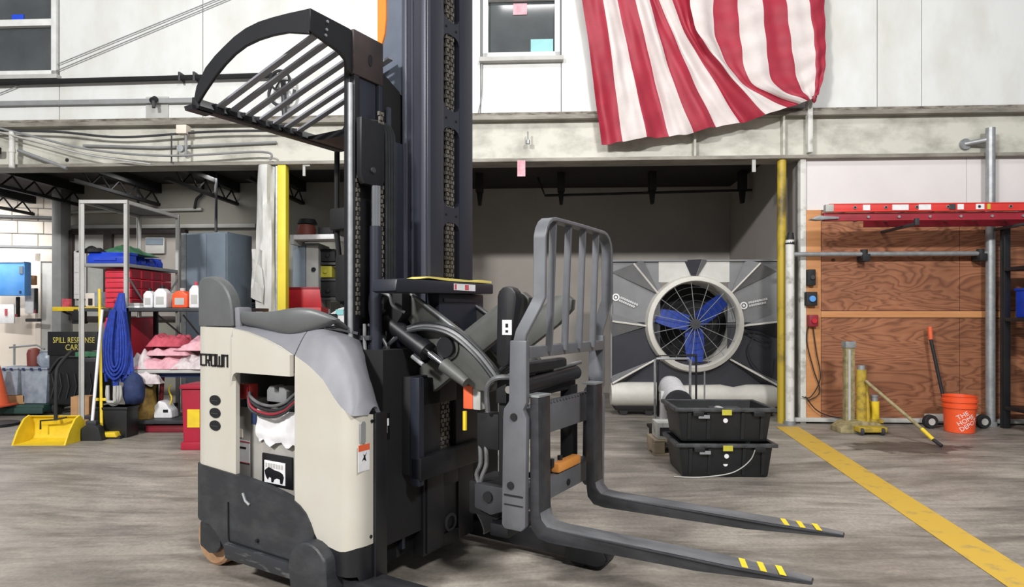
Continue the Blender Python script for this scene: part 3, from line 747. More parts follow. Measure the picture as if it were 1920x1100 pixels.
bot_ = [(0.255, 1.15), (0.36, 1.142), (0.486, 1.118), (0.56, 1.108), (0.623, 1.112), (0.688, 1.132), (0.74, 1.15), (0.80, 1.174)]
rows = []
for (x, zt_), (_, zb_) in zip(top_, bot_):
    y0 = 0.02 + 0.10 * max(0, (x - 0.55) / 0.3) ** 1.5
    zm = (zt_ + zb_) / 2
    rows.append([(x, y0 + 0.05, zb_ - 0.004), (x, y0 + 0.012, zb_ + 0.004), (x, y0 + 0.014 * math.sin(x * 9) * 0.5, zm), (x, y0 + 0.004, zt_ - 0.006), (x, y0 + 0.02, zt_), (x, y0 + 0.06, zt_ - 0.012), (x, y0 + 0.10, zt_ - 0.05)])
MB().grid(rows).build('arm_pad', 'pad', T, solid=0.02, offset=-1, sub=2, angle=60)
db = MB().prism([(0.308, 1.07), (0.402, 1.164), (0.5, 1.2), (0.571, 1.232), (0.64, 1.244), (0.695, 1.236), (0.767, 1.176), (0.767, 1.08)], 'y', 0.32, 0.72).build('dashboard', 'hoodlight', T, bevel=0.025, seg=3)
rect('display', [(0.566, 1.225), (0.615, 1.2)], 0.316, 0.322, 'teal', db)
rect('control_lever', [(0.533, 1.205), (0.575, 1.18)], 0.30, 0.322, 'black', db)
rect('red_tag', [(0.556, 1.175), (0.591, 1.163)], 0.315, 0.322, 'rag_pink', db)
MB().grid([[(x, y, z) for x, z in [(0.525, 1.146), (0.598, 1.161), (0.673, 1.167), (0.745, 1.153)]] for y in (0.25, 0.33)]).build('dash_ledge', 'white', db, solid=0.01)
fpo = MB().tube([(x, 0.62, z) for x, z in [(0.252, 2.067), (0.252, 1.626), (0.284, 1.398), (0.3, 1.172)]], 0.014, 10).build('far_guard_post', 'blackm', T)
rect('control_pod', [(0.234, 1.762), (0.348, 1.646)], 0.58, 0.66, 'blackm', fpo, 0.015)
rect('back_cushion', [(0.273, 1.516), (0.367, 1.267)], 0.58, 0.70, 'blackm', fpo, 0.02)

# ---- overhead guard
M['guardbar'] = pm('grey_guard_bar', '#8b8d94', 0.5, metal=0.1, col2='#787a81', scale=6)
GO = [(0.0, 2.205), (0.02, 2.262), (0.089, 2.335), (0.16, 2.375), (0.228, 2.403), (0.30, 2.43), (0.378, 2.448), (0.465, 2.455), (0.555, 2.452), (0.65, 2.445), (0.78, 2.432)]
GI = [(0.02, 2.16), (0.03, 2.185), (0.089, 2.231), (0.16, 2.28), (0.228, 2.319), (0.30, 2.35), (0.378, 2.37), (0.465, 2.377), (0.555, 2.375), (0.65, 2.365), (0.78, 2.33)]
og = MB().prism(GO + GI[::-1], 'y', -0.028, -0.012).build('overhead_guard', 'black', T, bevel=0.003, seg=1)
MB().prism(GO + GI[::-1], 'y', 0.86, 0.876).build('guard_side', 'black', og)
MB().prism([(-0.028, 2.432), (0.19, 2.432), (0.20, 2.425), (0.20, 2.24), (0.175, 2.25), (0.165, 2.29), (0.13, 2.31), (-0.028, 2.34)], 'x', 0.772, 0.79).build('guard_front', 'black', og, bevel=0.003, seg=1)
MB().prism([(-0.01, 2.215), (0.0, 2.215), (0.045, 2.168), (0.04, 2.155), (-0.015, 2.155)], 'y', -0.03, 0.876).build('guard_rear', 'black', og, bevel=0.004)
MB().prism([(-0.03, 2.15), (0.03, 2.15), (0.02, 2.172), (-0.04, 2.172)], 'y', -0.05, 0.05).build('corner_tip', 'black', og)
for yb in (0.075, 0.145, 0.228, 0.308, 0.388, 0.46, 0.54):
    MB().sweep([(0.02, yb, 2.182), (0.4, yb, 2.294), (0.775, yb, 2.40)], 0.016, 0.005, (0, 1, 0)).build('guard_bar', 'guardbar', og)
    MB().box(-0.005, 0.05, yb - 0.024, yb + 0.024, 2.158, 2.20).build('bar_socket', 'black', og, bevel=0.004)
for y, z in ((0.03, 2.41), (0.025, 2.375), (0.02, 2.35)):
    MB().cyl((0.79, y + 0.03, z), (0.796, y + 0.03, z), 0.006, 8).build('bolt', 'galv', og)
MB().prism([(0.74, 2.14), (0.16, 2.14), (0.05, 2.16), (0.05, 2.175), (0.74, 2.175)], 'y', 0.60, 0.86).build('guard_gusset', 'black', og)
MB().prism([(0.10, 2.16), (0.45, 2.0), (0.62, 1.9), (0.74, 1.9), (0.74, 2.16)], 'y', 0.84, 0.86).build('guard_brace', 'black', og)

# ---- near guard post / lift cylinder side of the mast
po = MB().prism([(0.20, 1.0), (0.20, 2.40), (0.215, 2.428), (0.38, 2.44), (0.38, 1.0)], 'x', 0.74, 0.775).build('guard_post', 'black', T, bevel=0.004)
MB().box(0.775, 0.80, 0.20, 0.385, 2.24, 2.435).build('post_head', 'brown', po, bevel=0.006)
MB().prism([(0.30 + 0.012 * math.cos(R(a)), 2.33 + 0.026 * math.sin(R(a))) for a in range(0, 360, 30)], 'x', 0.799, 0.803).build('post_hole', 'blackm', po)
MB().box(0.775, 0.80, 0.205, 0.235, 1.05, 2.24).build('post_flange', 'black', po, bevel=0.004)
MB().box(0.775, 0.80, 0.355, 0.38, 1.05, 2.24).build('post_flange', 'mast', po, bevel=0.004)
MB().box(0.776, 0.79, 0.245, 0.345, 1.80, 2.24).build('post_inset', 'mast', po, bevel=0.004)
MB().cyl((0.785, 0.196, 1.09), (0.785, 0.196, 2.20), 0.012, 12).build('post_tube', 'galv', po)
MB().box(0.72, 0.785, 0.19, 0.44, 0.80, 1.14).build('post_base', 'black', po, bevel=0.01)
MB().box(0.80, 0.86, 0.23, 0.34, 1.09, 1.11).build('post_collar', 'darkgrey', po, bevel=0.003)
lc = MB().cyl((0.86, 0.272, 0.4), (0.86, 0.272, 1.585), 0.026, 18).build('lift_cylinder', 'mast', T)
MB().cyl((0.86, 0.272, 1.585), (0.86, 0.272, 1.76), 0.022, 18).build('lift_rod', 'chrome', lc)
MB().prism([(0.2, 1.80), (0.22, 1.765), (0.33, 1.765), (0.345, 1.80), (0.345, 2.05), (0.2, 2.05)], 'x', 0.815, 0.845).build('cylinder_yoke', 'black', lc, bevel=0.006)
MB().cyl((0.845, 0.265, 1.83), (0.856, 0.265, 1.83), 0.012, 10).build('yoke_pin', 'darkgrey', lc)

def chain(x, y, z0, z1, w, parent, name='chain'):
    m = MB(); z = z0; k = 0
    while z < z1:
        o_ = 0.006 if k % 2 else 0.0
        m.box(x - 0.006, x + 0.006, y - w / 2 + o_, y - w / 2 + o_ + w * 0.3, z, z + 0.017)
        m.box(x - 0.006, x + 0.006, y + w / 2 - o_ - w * 0.3, y + w / 2 - o_, z, z + 0.017)
        m.box(x - 0.003, x + 0.003, y - w * 0.25, y + w * 0.25, z + 0.005, z + 0.012)
        z += 0.0205; k += 1
    return m.build(name, 'chainmat', parent, smooth=False)
M['chainmat'] = pm('oiled_chain', '#8a857c', 0.4, metal=0.6, col2='#55514b', scale=20)

MB().prism([(0.351, 2.334), (0.371, 2.317), (0.535, 2.239), (0.586, 2.233), (0.586, 0.916), (0.351, 0.935)], 'x', 0.75, 0.79).build('inner_shield', 'blackm', T)  # black filler, no real plate: keeps the gap beside the mast dark
# ---- mast column
ms = MB().box(0.83, 0.93, 0.515, 0.865, 0.12, 3.3).build('mast_column', 'blackm', T, smooth=False)
for (x0, x1) in ((0.812, 0.838), (0.925, 0.952)):
    MB().box(x0, x1, 0.498, 0.525, 0.12, 3.3).build('rail_flange', 'mastlight', ms, bevel=0.004)
MB().box(0.838, 0.925, 0.508, 0.516, 0.12, 3.3).build('rail_web', 'mast', ms, smooth=False)
MB().box(0.868, 0.874, 0.5, 0.51, 1.3, 3.3).build('rail_rib', 'mastlight', ms)
# front face with its slots
MB().box(0.932, 0.956, 0.51, 0.632, 0.12, 3.3).box(0.932, 0.956, 0.758, 0.872, 0.12, 3.3).build('front_rail', 'mast', ms, bevel=0.004)
zz = [(2.62, 3.3), (2.19, 2.555), (1.72, 2.105), (1.27, 1.645)]
edges = [3.3, 2.62, 2.555, 2.19, 2.105, 1.72, 1.645, 1.27]
for lo_, hi_ in ((2.555, 2.62), (2.105, 2.19), (1.645, 1.72), (0.9, 1.27)):
    mm = MB().box(0.934, 0.954, 0.63, 0.76, lo_, hi_)
    c_ = 0.035
    mm.prism([(0.63, hi_), (0.63 + c_, hi_), (0.642, hi_ + 0.012), (0.63, hi_ + c_)], 'x', 0.934, 0.954)
    mm.prism([(0.76, hi_), (0.76 - c_, hi_), (0.748, hi_ + 0.012), (0.76, hi_ + c_)], 'x', 0.934, 0.954)
    mm.prism([(0.63, lo_), (0.63 + c_, lo_), (0.642, lo_ - 0.012), (0.63, lo_ - c_)], 'x', 0.934, 0.954)
    mm.prism([(0.76, lo_), (0.76 - c_, lo_), (0.748, lo_ - 0.012), (0.76, lo_ - c_)], 'x', 0.934, 0.954)
    mm.build('slot_bridge', 'mast', ms, smooth=False)
    MB().cyl((0.954, 0.655, (lo_ + hi_) / 2), (0.958, 0.655, (lo_ + hi_) / 2), 0.006, 8).cyl((0.954, 0.735, (lo_ + hi_) / 2), (0.958, 0.735, (lo_ + hi_) / 2), 0.006, 8).build('bolt', 'black', ms)
MB().box(0.95, 0.957, 0.512, 0.53, 0.9, 3.3).build('rail_edge', 'mastlight', ms)
chain(0.945, 0.672, 0.4, 3.25, 0.028, ms)
chain(0.945, 0.706, 0.4, 3.25, 0.028, ms)
# rear stage of the mast with the orange strip
MB().box(0.66, 0.812, 0.52, 0.86, 0.12, 2.25).build('rear_stage', 'black', T, smooth=False)
ol = []
MB().prism([(0.66, 2.40), (0.70, 2.34), (0.76, 2.275), (0.812, 2.225), (0.812, 3.3), (0.66, 3.3)], 'y', 0.508, 0.86).build('rear_stage_plate', 'mastgrey', T, smooth=False)
MB().prism([(0.655, 2.465), (0.68, 2.50), (0.70, 2.55), (0.708, 2.62), (0.71, 3.3), (0.655, 3.3)], 'y', 0.50, 0.515).build('orange_strip', 'orange', T)
chain(0.83, 0.335, 0.9, 2.1, 0.03, T)
chain(0.80, 0.222, 1.2, 1.8, 0.022, T)
MB().box(0.80, 0.815, 0.40, 0.42, 0.9, 2.15).build('guide_strip', 'mastlight', T)
MB().box(0.80, 0.82, 0.44, 0.50, 0.9, 2.0).build('inner_rail', 'mast', T, bevel=0.004)
for i in range(4):
    y = 0.33 + 0.018 * i
    MB().tube([(0.82, y - 0.05, 2.055), (0.825, y, 2.06), (0.83, y + 0.03, 2.03), (0.835, y + 0.035, 1.95), (0.835, y + 0.035, 1.5), (0.84, y + 0.03, 1.0)], 0.0065, 6, smooth=4).build('mast_hose', 'hose', T)
# lower mast foot
mf = MB().box(0.90, 0.965, 0.47, 0.865, 0.10, 0.52).build('mast_foot', 'black', T, bevel=0.006)
MB().box(0.964, 0.975, 0.485, 0.61, 0.11, 0.52).box(0.964, 0.975, 0.725, 0.85, 0.11, 0.52).box(0.964, 0.975, 0.61, 0.725, 0.11, 0.165).box(0.964, 0.975, 0.61, 0.725, 0.39, 0.46).build('foot_face', 'black', mf, bevel=0.003)
MB().lathe([(0.03, 0), (0.045, 0), (0.045, 0.008), (0.03, 0.008), (0.03, 0)], (0.964, 0.668, 0.205), 20, 'x').build('foot_roller', 'darkgrey', mf)
MB().box(0.70, 0.90, 0.38, 0.47, 0.12, 0.9).build('foot_side', 'blackm', mf, smooth=False)
MB().box(0.9, 0.93, 0.365, 0.385, 0.16, 0.95).build('foot_rail', 'mast', mf, bevel=0.003)
# lift carriage box riding on the mast
cb = MB().box(0.93, 1.0, 0.34, 0.84, 0.50, 0.93).build('lift_carriage', 'blackm', T, bevel=0.006)
MB().box(1.0, 1.03, 0.36, 0.51, 0.57, 0.92).box(1.0, 1.03, 0.63, 0.81, 0.57, 0.92).box(1.0, 1.03, 0.36, 0.81, 0.80, 0.92).build('carriage_face', 'black', cb, bevel=0.004)
MB().box(1.0, 1.06, 0.335, 0.82, 0.485, 0.585).build('carriage_sill', 'black', cb, bevel=0.008)
MB().box(1.0, 1.05, 0.335, 0.37, 0.46, 0.93).build('carriage_side', 'mast', cb, bevel=0.006)
chain(1.005, 0.555, 0.58, 0.85, 0.03, cb)
chain(1.005, 0.588, 0.58, 0.85, 0.03, cb)
MB().box(0.96, 1.03, 0.50, 0.86, 0.92, 1.30).build('upper_box', 'mast', cb, bevel=0.006)
MB().box(1.03, 1.036, 0.53, 0.82, 1.26, 1.275).build('box_trim', 'mastlight', cb)
MB().prism([(0.625 + 0.04 * math.cos(R(a)), 1.10 + 0.07 * math.sin(R(a))) for a in range(0, 360, 30)], 'x', 1.028, 1.036).build('box_slot', 'blackm', cb)
# top cover with the yellow strip
cv = MB().prism([(0.14, 1.296), (0.16, 1.29), (0.86, 1.303), (0.86, 1.352), (0.2, 1.349), (0.15, 1.345)], 'x', 0.96, 1.09).build('top_cover', 'mast', T, bevel=0.008)
MB().prism([(0.30, 1.352), (0.36, 1.358), (0.5, 1.352), (0.85, 1.356), (0.85, 1.366), (0.76, 1.369), (0.70, 1.362), (0.36, 1.365)], 'x', 0.99, 1.085).build('yellow_strip', 'yellowpad', cv)
MB().box(1.0895, 1.0912, 0.53, 0.70, 1.312, 1.342).build('cover_sticker', 'white', cv)
for a_, b_ in ((0.535, 0.55), (0.615, 0.645)): MB().box(1.0913, 1.092, a_, b_, 1.315, 1.339).build('sticker_mark', 'rag_pink', cv)

# ---- scissor reach arms
def bar_poly(p, q, w0, w1):
    p = Vector(p); q = Vector(q); d = (q - p).normalized(); n = Vector((-d.y, d.x)); pts = []
    a0 = math.atan2(n.y, n.x)
    for i in range(7):
        a = a0 + math.pi * i / 6
        pts.append((p.x + w0 * math.cos(a), p.y + w0 * math.sin(a)))
    for i in range(7):
        a = a0 + math.pi + math.pi * i / 6
        pts.append((q.x + w1 * math.cos(a), q.y + w1 * math.sin(a)))
    return pts
for side_, (ya, yb) in enumerate(((0.40, 0.45), (0.80, 0.85))):
    A = MB().prism([(0.90, 1.30), (0.945, 1.295), (1.03, 1.245), (1.226, 1.125), (1.37, 1.0), (1.42, 0.94), (1.41, 0.90), (1.36, 0.88), (1.29, 0.89), (1.16, 0.975), (0.94, 1.165), (0.88, 1.22)], 'y', ya, ya + 0.035).build('scissor_arm', 'arm', T, bevel=0.006)
    MB().tube([(0.95, ya - 0.003, 1.292), (1.03, ya - 0.003, 1.243), (1.226, ya - 0.003, 1.122), (1.36, ya - 0.003, 1.005)], 0.006, 6).build('worn_edge', 'galv', A)  # pale tube along the upper edge of the arm
    B = MB().prism([(0.865, 0.90), (0.855, 0.86), (0.875, 0.825), (0.92, 0.815), (1.0, 0.835), (1.14, 0.935), (1.45, 1.155), (1.52, 1.225), (1.525, 1.27), (1.49, 1.295), (1.44, 1.29), (1.13, 1.085), (1.0, 0.99), (0.94, 0.955)], 'y', yb + 0.005, yb + 0.045).build('scissor_arm', 'arm', T, bevel=0.006)
    MB().cyl((0.91, yb - 0.005, 0.872), (0.91, yb + 0.01, 0.872), 0.016, 14).build('pin_hole', 'blackm', B)
    MB().cyl((1.16, ya - 0.03, 1.062), (1.16, yb + 0.06, 1.062), 0.043, 24).build('pivot_pin', 'black', A)
    MB().lathe([(0.043, -0.008), (0.056, -0.008), (0.056, 0.004), (0.043, 0.004), (0.043, -0.008)], (1.16, ya - 0.002, 1.062), 24, 'y').build('pivot_ring', 'arm', A)
MB().prism(bar_poly((1.47, 1.27), (1.45, 1.02), 0.045, 0.03), 'y', 0.37, 0.42).build('arm_link', 'black', T, bevel=0.008)
lb = MB().box(1.452, 1.495, 0.366, 0.37, 1.12, 1.18).build('link_sticker', 'white', T)
for a_, b_ in ((1.15, 1.165), (1.13, 1.139)): MB().box(1.468, 1.480, 0.3645, 0.366, a_, b_).build('sticker_mark', 'black', lb)
rc = MB().cyl((0.84, 0.36, 1.175), (1.06, 0.36, 1.05), 0.038, 18).cyl((1.04, 0.36, 1.062), (1.075, 0.36, 1.042), 0.044, 18).build('reach_cylinder', 'black', T)
MB().cyl((1.06, 0.36, 1.05), (1.18, 0.36, 0.98), 0.015, 14).build('cylinder_rod', 'chrome', rc)
MB().cyl((1.165, 0.36, 0.99), (1.28, 0.36, 0.92), 0.032, 14, 0.022).build('rod_eye', 'arm', rc)
MB().cyl((0.84, 0.36, 1.185), (0.80, 0.36, 1.21), 0.045, 16).build('cylinder_mount', 'black', rc)
MB().cyl((1.0, 0.35, 1.02), (1.06, 0.35, 0.985), 0.01, 10).build('bleed_pipe', 'galv', rc)
MB().prism([(0.83, 1.295), (0.95, 1.295), (0.95, 1.2), (0.90, 1.14), (0.83, 1.19)], 'y', 0.34, 0.40).build('cylinder_bracket', 'blackm', T, bevel=0.006)
# hoses looping over the scissor
for k, (dx, mt) in enumerate(((0, 'hose'), (0.012, 'hosegrey'), (0.024, 'hose'))):
    MB().tube([(0.80, 0.33 + dx, 1.0), (0.90, 0.33 + dx, 1.08 + dx), (0.98, 0.34 + dx, 1.125 + dx), (1.08, 0.35 + dx, 1.14 + dx), (1.2, 0.36 + dx, 1.115 + dx), (1.32, 0.37 + dx, 1.03 + dx), (1.41, 0.38 + dx, 0.93 + dx)], 0.009, 8, smooth=6).build('reach_hose', mt, T)
MB().tube([(0.9, 0.30, 1.335), (0.84, 0.29, 1.325), (0.80, 0.30, 1.27), (0.80, 0.31, 1.18), (0.85, 0.32, 1.10), (0.90, 0.33, 1.02)], 0.008, 8, smooth=6).build('reach_hose', 'hosegrey', T)
MB().tube([(0.9, 0.26, 1.30), (0.95, 0.26, 1.28), (0.96, 0.27, 1.24), (1.0, 0.3, 1.21)], 0.007, 8, smooth=5).build('reach_hose', 'hosegrey', T)
for k in range(3):
    MB().tube([(0.80 + 0.02 * k, 0.25 + 0.015 * k, 0.70), (0.81 + 0.02 * k, 0.25 + 0.02 * k, 0.85), (0.83 + 0.03 * k, 0.28, 0.97), (0.88, 0.31 + 0.01 * k, 1.06)], 0.009, 8, smooth=5).build('side_hose', 'hosegrey' if k == 1 else 'hose', T)
for k in range(4):
    y_ = 0.215 + 0.028 * k
    MB().tube([(0.87, y_, 0.78), (0.865, y_, 0.88), (0.85, y_ + 0.01, 0.98), (0.83, y_ + 0.02, 1.08), (0.82, y_ + 0.03, 1.16)], 0.008, 8, smooth=4).build('side_hose', ('hosegrey', 'hose', 'hosegrey', 'hose')[k], T)
    MB().cyl((0.87, y_, 0.76), (0.87, y_, 0.82), 0.011, 10).build('hose_fitting', 'galv', T)
jb = MB().box(0.86, 0.95, 0.20, 0.27, 0.66, 0.79).build('junction_box', 'black', T, bevel=0.008)
MB().box(0.951, 0.956, 0.215, 0.24, 0.70, 0.74).box(0.951, 0.956, 0.225, 0.25, 0.73, 0.76).build('connector', 'white', jb)
MB().box(0.70, 0.90, 0.2, 0.36, 0.12, 0.70).build('pump_housing', 'blackm', T, smooth=False)

# ---- fork carriage
fc = MB().box(1.46, 1.52, 0.36, 1.10, 0.69, 0.82).build('fork_carriage', 'carriage', T, bevel=0.006)
MB().box(1.46, 1.53, 0.36, 1.10, 0.41, 0.50).build('lower_bar', 'carriage', fc, bevel=0.006)
for k in range(18):
    MB().box(1.50, 1.525, 0.50 + k * 0.03, 0.515 + k * 0.03, 0.82, 0.828).build('bar_tooth', 'carriage', fc)
MB().cyl((1.531, 0.80, 0.445), (1.536, 0.80, 0.445), 0.014, 12).build('bar_hole', 'blackm', fc)
lv = MB().box(1.49, 1.535, 0.70, 0.93, 0.505, 0.545).build('latch_lever', 'orangelev', fc, bevel=0.008)
for y in (0.63, 0.70, 0.78):
    MB().cyl((1.5, y, 0.53), (1.5, y, 0.565), 0.012, 10).build('latch_bolt', 'black', fc)
MB().box(1.45, 1.50, 0.58, 0.72, 0.50, 0.525).build('latch_base', 'black', fc, bevel=0.004)
for y0, lab in ((0.345, 'n'), (1.095, 'f')):
    sp = MB().prism([(1.462, 0.37), (1.475, 0.355), (1.55, 0.355), (1.57, 0.375), (1.575, 0.80), (1.56, 0.83), (1.575, 0.86), (1.575, 1.10), (1.50, 1.10), (1.495, 0.86), (1.472, 0.83), (1.468, 0.80)], 'y', y0, y0 + 0.028).build('side_plate', 'carriage', fc, bevel=0.006)
    if lab == 'n':
        for x, z in ((1.52, 0.80), (1.505, 0.53)):
            MB().cyl((x, y0 - 0.006, z), (x, y0 + 0.002, z), 0.015, 14).build('plate_bolt', 'blackm', sp)
        MB().box(1.475, 1.56, y0 - 0.003, y0 + 0.001, 0.488, 0.494).box(1.475, 1.56, y0 - 0.003, y0 + 0.001, 0.452, 0.456).build('plate_groove', 'blackm', sp)
# load backrest
lbk = MB()
arc = lambda cy, cz, r_, a0, a1: [(1.605, cy + r_ * math.cos(R(a)), cz + r_ * math.sin(R(a))) for a in range(a0, a1, -15 if a1 < a0 else 15)]
path = [(1.538, 0.36, 0.86), (1.538, 0.36, 1.10), (1.545, 0.362, 1.13), (1.59, 0.395, 1.235), (1.604, 0.402, 1.27), (1.605, 0.402, 1.5)]
path += [(1.605, 0.492 + 0.09 * math.cos(R(a)), 1.495 + 0.09 * math.sin(R(a))) for a in (170, 150, 130, 110, 90)]
path += [(1.605, 0.75, 1.587)]
path += [(1.605, 0.985 + 0.09 * math.cos(R(a)), 1.495 + 0.09 * math.sin(R(a))) for a in (90, 70, 50, 30, 10)]
path += [(1.605, 1.076, 1.45), (1.604, 1.076, 1.27), (1.59, 1.08, 1.235), (1.545, 1.108, 1.13), (1.538, 1.11, 1.10), (1.538, 1.11, 0.70)]
lr = lbk.sweep(path, 0.027, 0.008, (1, 0, 0)).build('load_backrest', 'carriage', T, bevel=0.003, seg=1)
MB().box(1.53, 1.58, 0.37, 1.10, 1.03, 1.075).build('backrest_rail', 'carriage', lr, bevel=0.005)
for y in (0.515, 0.655, 0.80, 0.945):
    MB().sweep([(1.585, y, 1.05), (1.605, y, 1.587)], 0.014, 0.006, (1, 0, 0)).build('backrest_bar', 'carriage', lr)
# forks
def fork(y0, y1, xl):
    prof = [(1.575, 0.88), (1.612, 0.88), (1.615, 0.44), (1.622, 0.405), (1.645, 0.381), (1.70, 0.377), (xl - 0.25, 0.371), (xl, 0.364), (xl, 0.353), (xl - 0.35, 0.333), (1.66, 0.322), (1.61, 0.330), (1.58, 0.362), (1.573, 0.42)]
    f_ = MB().prism(prof, 'y', y0, y1)
    vs = []
    for x, y, z in f_.v:
        if x > xl - 0.001:
            y = y0 + 0.03 if y < (y0 + y1) / 2 else y1 - 0.03
        vs.append((x, y, z))
    f_.v = vs
    o = f_.build('fork', 'steel', T, bevel=0.005)
    wf_ = MB().prism([(1.617, 0.43), (1.624, 0.407), (1.646, 0.383), (1.70, 0.379), (xl - 0.25, 0.373), (xl - 0.004, 0.3665), (xl - 0.004, 0.363), (xl - 0.25, 0.369), (1.70, 0.375), (1.645, 0.378), (1.620, 0.403), (1.613, 0.43)], 'y', y0 + 0.006, y1 - 0.006)
    wf_.v = [(x, (y0 + 0.034 if y < (y0 + y1) / 2 else y1 - 0.034) if x > xl - 0.01 else y, z) for x, y, z in wf_.v]
    wf_.build('worn_face', 'worn_steel', o)  # worn polish; the bright sheen of blade top and heel is painted in too
    MB().box(1.55, 1.615, y0, y1, 0.878, 0.886).build('fork_hook', 'galv', o)
    for k in range(3):
        x = xl - 0.235 + k * 0.058
        MB().add([(x, y1 - 0.01, 0.3738), (x + 0.02, y1 - 0.01, 0.3732), (x + 0.045, y0 + 0.02, 0.3726), (x + 0.025, y0 + 0.02, 0.3731)], [(0, 1, 2, 3)]).build('paint_stripe', 'yellow', o, solid=0.002, offset=1)
    return o
fork(0.375, 0.475, 2.575)
fork(0.90, 1.0, 2.63)
# tilt / sideshift gear between scissor and carriage
tf = MB().box(1.40, 1.45, 0.40, 1.05, 0.84, 0.94).build('sideshift_frame', 'blackm', T, bevel=0.006)
MB().box(1.42, 1.47, 0.52, 0.92, 0.945, 1.0).build('motor_cover', 'darkgrey', tf, bevel=0.02, seg=3)
MB().cyl((1.46, 0.50, 0.90), (1.46, 1.02, 0.92), 0.035, 16).build('shift_cylinder', 'black', tf)
MB().cyl((1.46, 0.40, 0.897), (1.46, 0.50, 0.90), 0.016, 12).build('shift_rod', 'chrome', tf)
MB().cyl((1.46, 0.78, 0.95), (1.46, 1.08, 0.965), 0.01, 10).build('shift_pipe', 'galv', tf)
for k in range(4):
    MB().tube([(1.38, 0.42 + 0.02 * k, 0.95), (1.42, 0.50 + 0.02 * k, 1.0 - 0.01 * k), (1.45, 0.6, 0.96 - 0.01 * k), (1.44, 0.7 + 0.03 * k, 0.87)], 0.009, 6, smooth=5).build('shift_hose', 'hose', tf)
MB().tube([(1.36, 0.40, 0.80), (1.37, 0.38, 0.90), (1.42, 0.37, 0.945), (1.49, 0.40, 0.95)], 0.011, 8, smooth=6).build('shift_hose', 'hosegrey', tf)
kn = MB().box(1.25, 1.40, 0.42, 0.62, 0.36, 0.50).build('lower_knuckle', 'blackm', T, bevel=0.01)
MB().prism([(1.30, 0.50), (1.46, 0.50), (1.46, 0.41), (1.38, 0.38), (1.30, 0.40)], 'y', 0.39, 0.43).build('knuckle_plate', 'darkgrey', kn, bevel=0.006)
MB().cyl((1.37, 0.38, 0.455), (1.37, 0.44, 0.455), 0.022, 14).build('knuckle_pin', 'black', kn)
MB().box(1.38, 1.47, 0.38, 0.60, 0.30, 0.355).build('knuckle_roller', 'black', kn, bevel=0.012)
MB().box(1.40, 1.45, 0.42, 0.46, 0.48, 0.86).build('carriage_strut', 'blackm', T, bevel=0.004)
MB().box(1.40, 1.46, 0.98, 1.05, 0.42, 0.86).build('carriage_strut', 'blackm', T, bevel=0.004)
vb = MB().box(1.22, 1.27, 0.42, 0.48, 0.80, 0.90).build('valve_block', 'cone', T, bevel=0.006)
MB().box(1.27, 1.31, 0.42, 0.49, 0.80, 0.89).build('valve_coils', 'greylight', vb, bevel=0.006)
MB().box(1.29, 1.40, 0.42, 0.49, 0.64, 0.79).build('valve_body', 'blackm', vb, bevel=0.01)
MB().cyl((1.23, 0.42, 0.71), (1.23, 0.42, 0.79), 0.009, 8).build('yellow_tube', 'yellow', vb)
for k in range(2):
    MB().tube([(1.30 + 0.03 * k, 0.43, 0.66), (1.31 + 0.03 * k, 0.42, 0.58), (1.29 + 0.03 * k, 0.42, 0.53), (1.30, 0.43, 0.48)], 0.009, 8, smooth=4).build('valve_hose', 'hosegrey', vb)
rows = [[(1.20 + 0.16 * t - 0.10 * t * t, y, 0.36 - 0.12 * math.sin(t * math.pi * 0.45)) for y in (0.52, 0.60)] for t in [i / 8 for i in range(9)]]
MB().grid(rows).build('chain_guard', 'darkgrey', T, solid=0.006)

# ================================================================ FLAG
M['flag_red'] = pm('flag_red_cloth', '#a02439', 0.6, col2='#8e1c31', scale=4, bump=0.15, bscale=120)
M['flag_white'] = pm('flag_white_cloth', '#cfc6c4', 0.6, col2='#c2b8b6', scale=4, bump=0.15, bscale=120)
FB = [
 [(0.743, 4.934), (0.779, 4.696), (0.861, 4.161), (0.926, 3.627), (1.003, 3.081)], [(0.967, 4.928), (1.003, 4.691), (1.085, 4.157), (1.144, 3.683), (1.226, 3.102)],
 [(1.132, 4.924), (1.173, 4.687), (1.267, 4.212), (1.366, 3.679), (1.477, 3.128)], [(1.296, 4.92), (1.355, 4.682), (1.483, 4.207), (1.6, 3.734), (1.74, 3.16)],
 [(1.442, 4.916), (1.501, 4.679), (1.629, 4.204), (1.775, 3.73), (1.996, 3.186)], [(1.542, 4.913), (1.612, 4.676), (1.804, 4.201), (2.007, 3.726), (2.239, 3.247)],
 [(1.658, 4.91), (1.746, 4.673), (1.909, 4.257), (2.181, 3.811), (2.499, 3.296)], [(1.914, 4.904), (1.932, 4.668), (2.007, 4.255), (2.308, 3.838), (2.74, 3.351)],
 [(2.193, 4.897), (2.198, 4.662), (2.227, 4.192), (2.481, 3.73), (2.969, 3.423)], [(2.458, 4.89), (2.458, 4.655), (2.493, 4.157), (2.608, 3.716), (3.112, 3.474)],
 [(2.729, 4.883), (2.729, 4.649), (2.763, 4.151), (2.838, 3.694), (3.187, 3.496)], [(2.981, 4.876), (2.981, 4.643), (3.032, 4.146), (3.101, 3.707), (3.227, 3.518)],
 [(3.215, 4.87), (3.215, 4.637), (3.266, 4.17), (3.278, 3.82), (3.261, 3.535)], [(3.392, 4.865), (3.392, 4.633), (3.397, 4.167), (3.375, 3.818), (3.295, 3.552)]]
curves = [catmull([Vector((p[0], 0, p[1])) for p in b_], 14) for b_ in FB]
ns = len(curves[0]); SUB = 9
rows = []
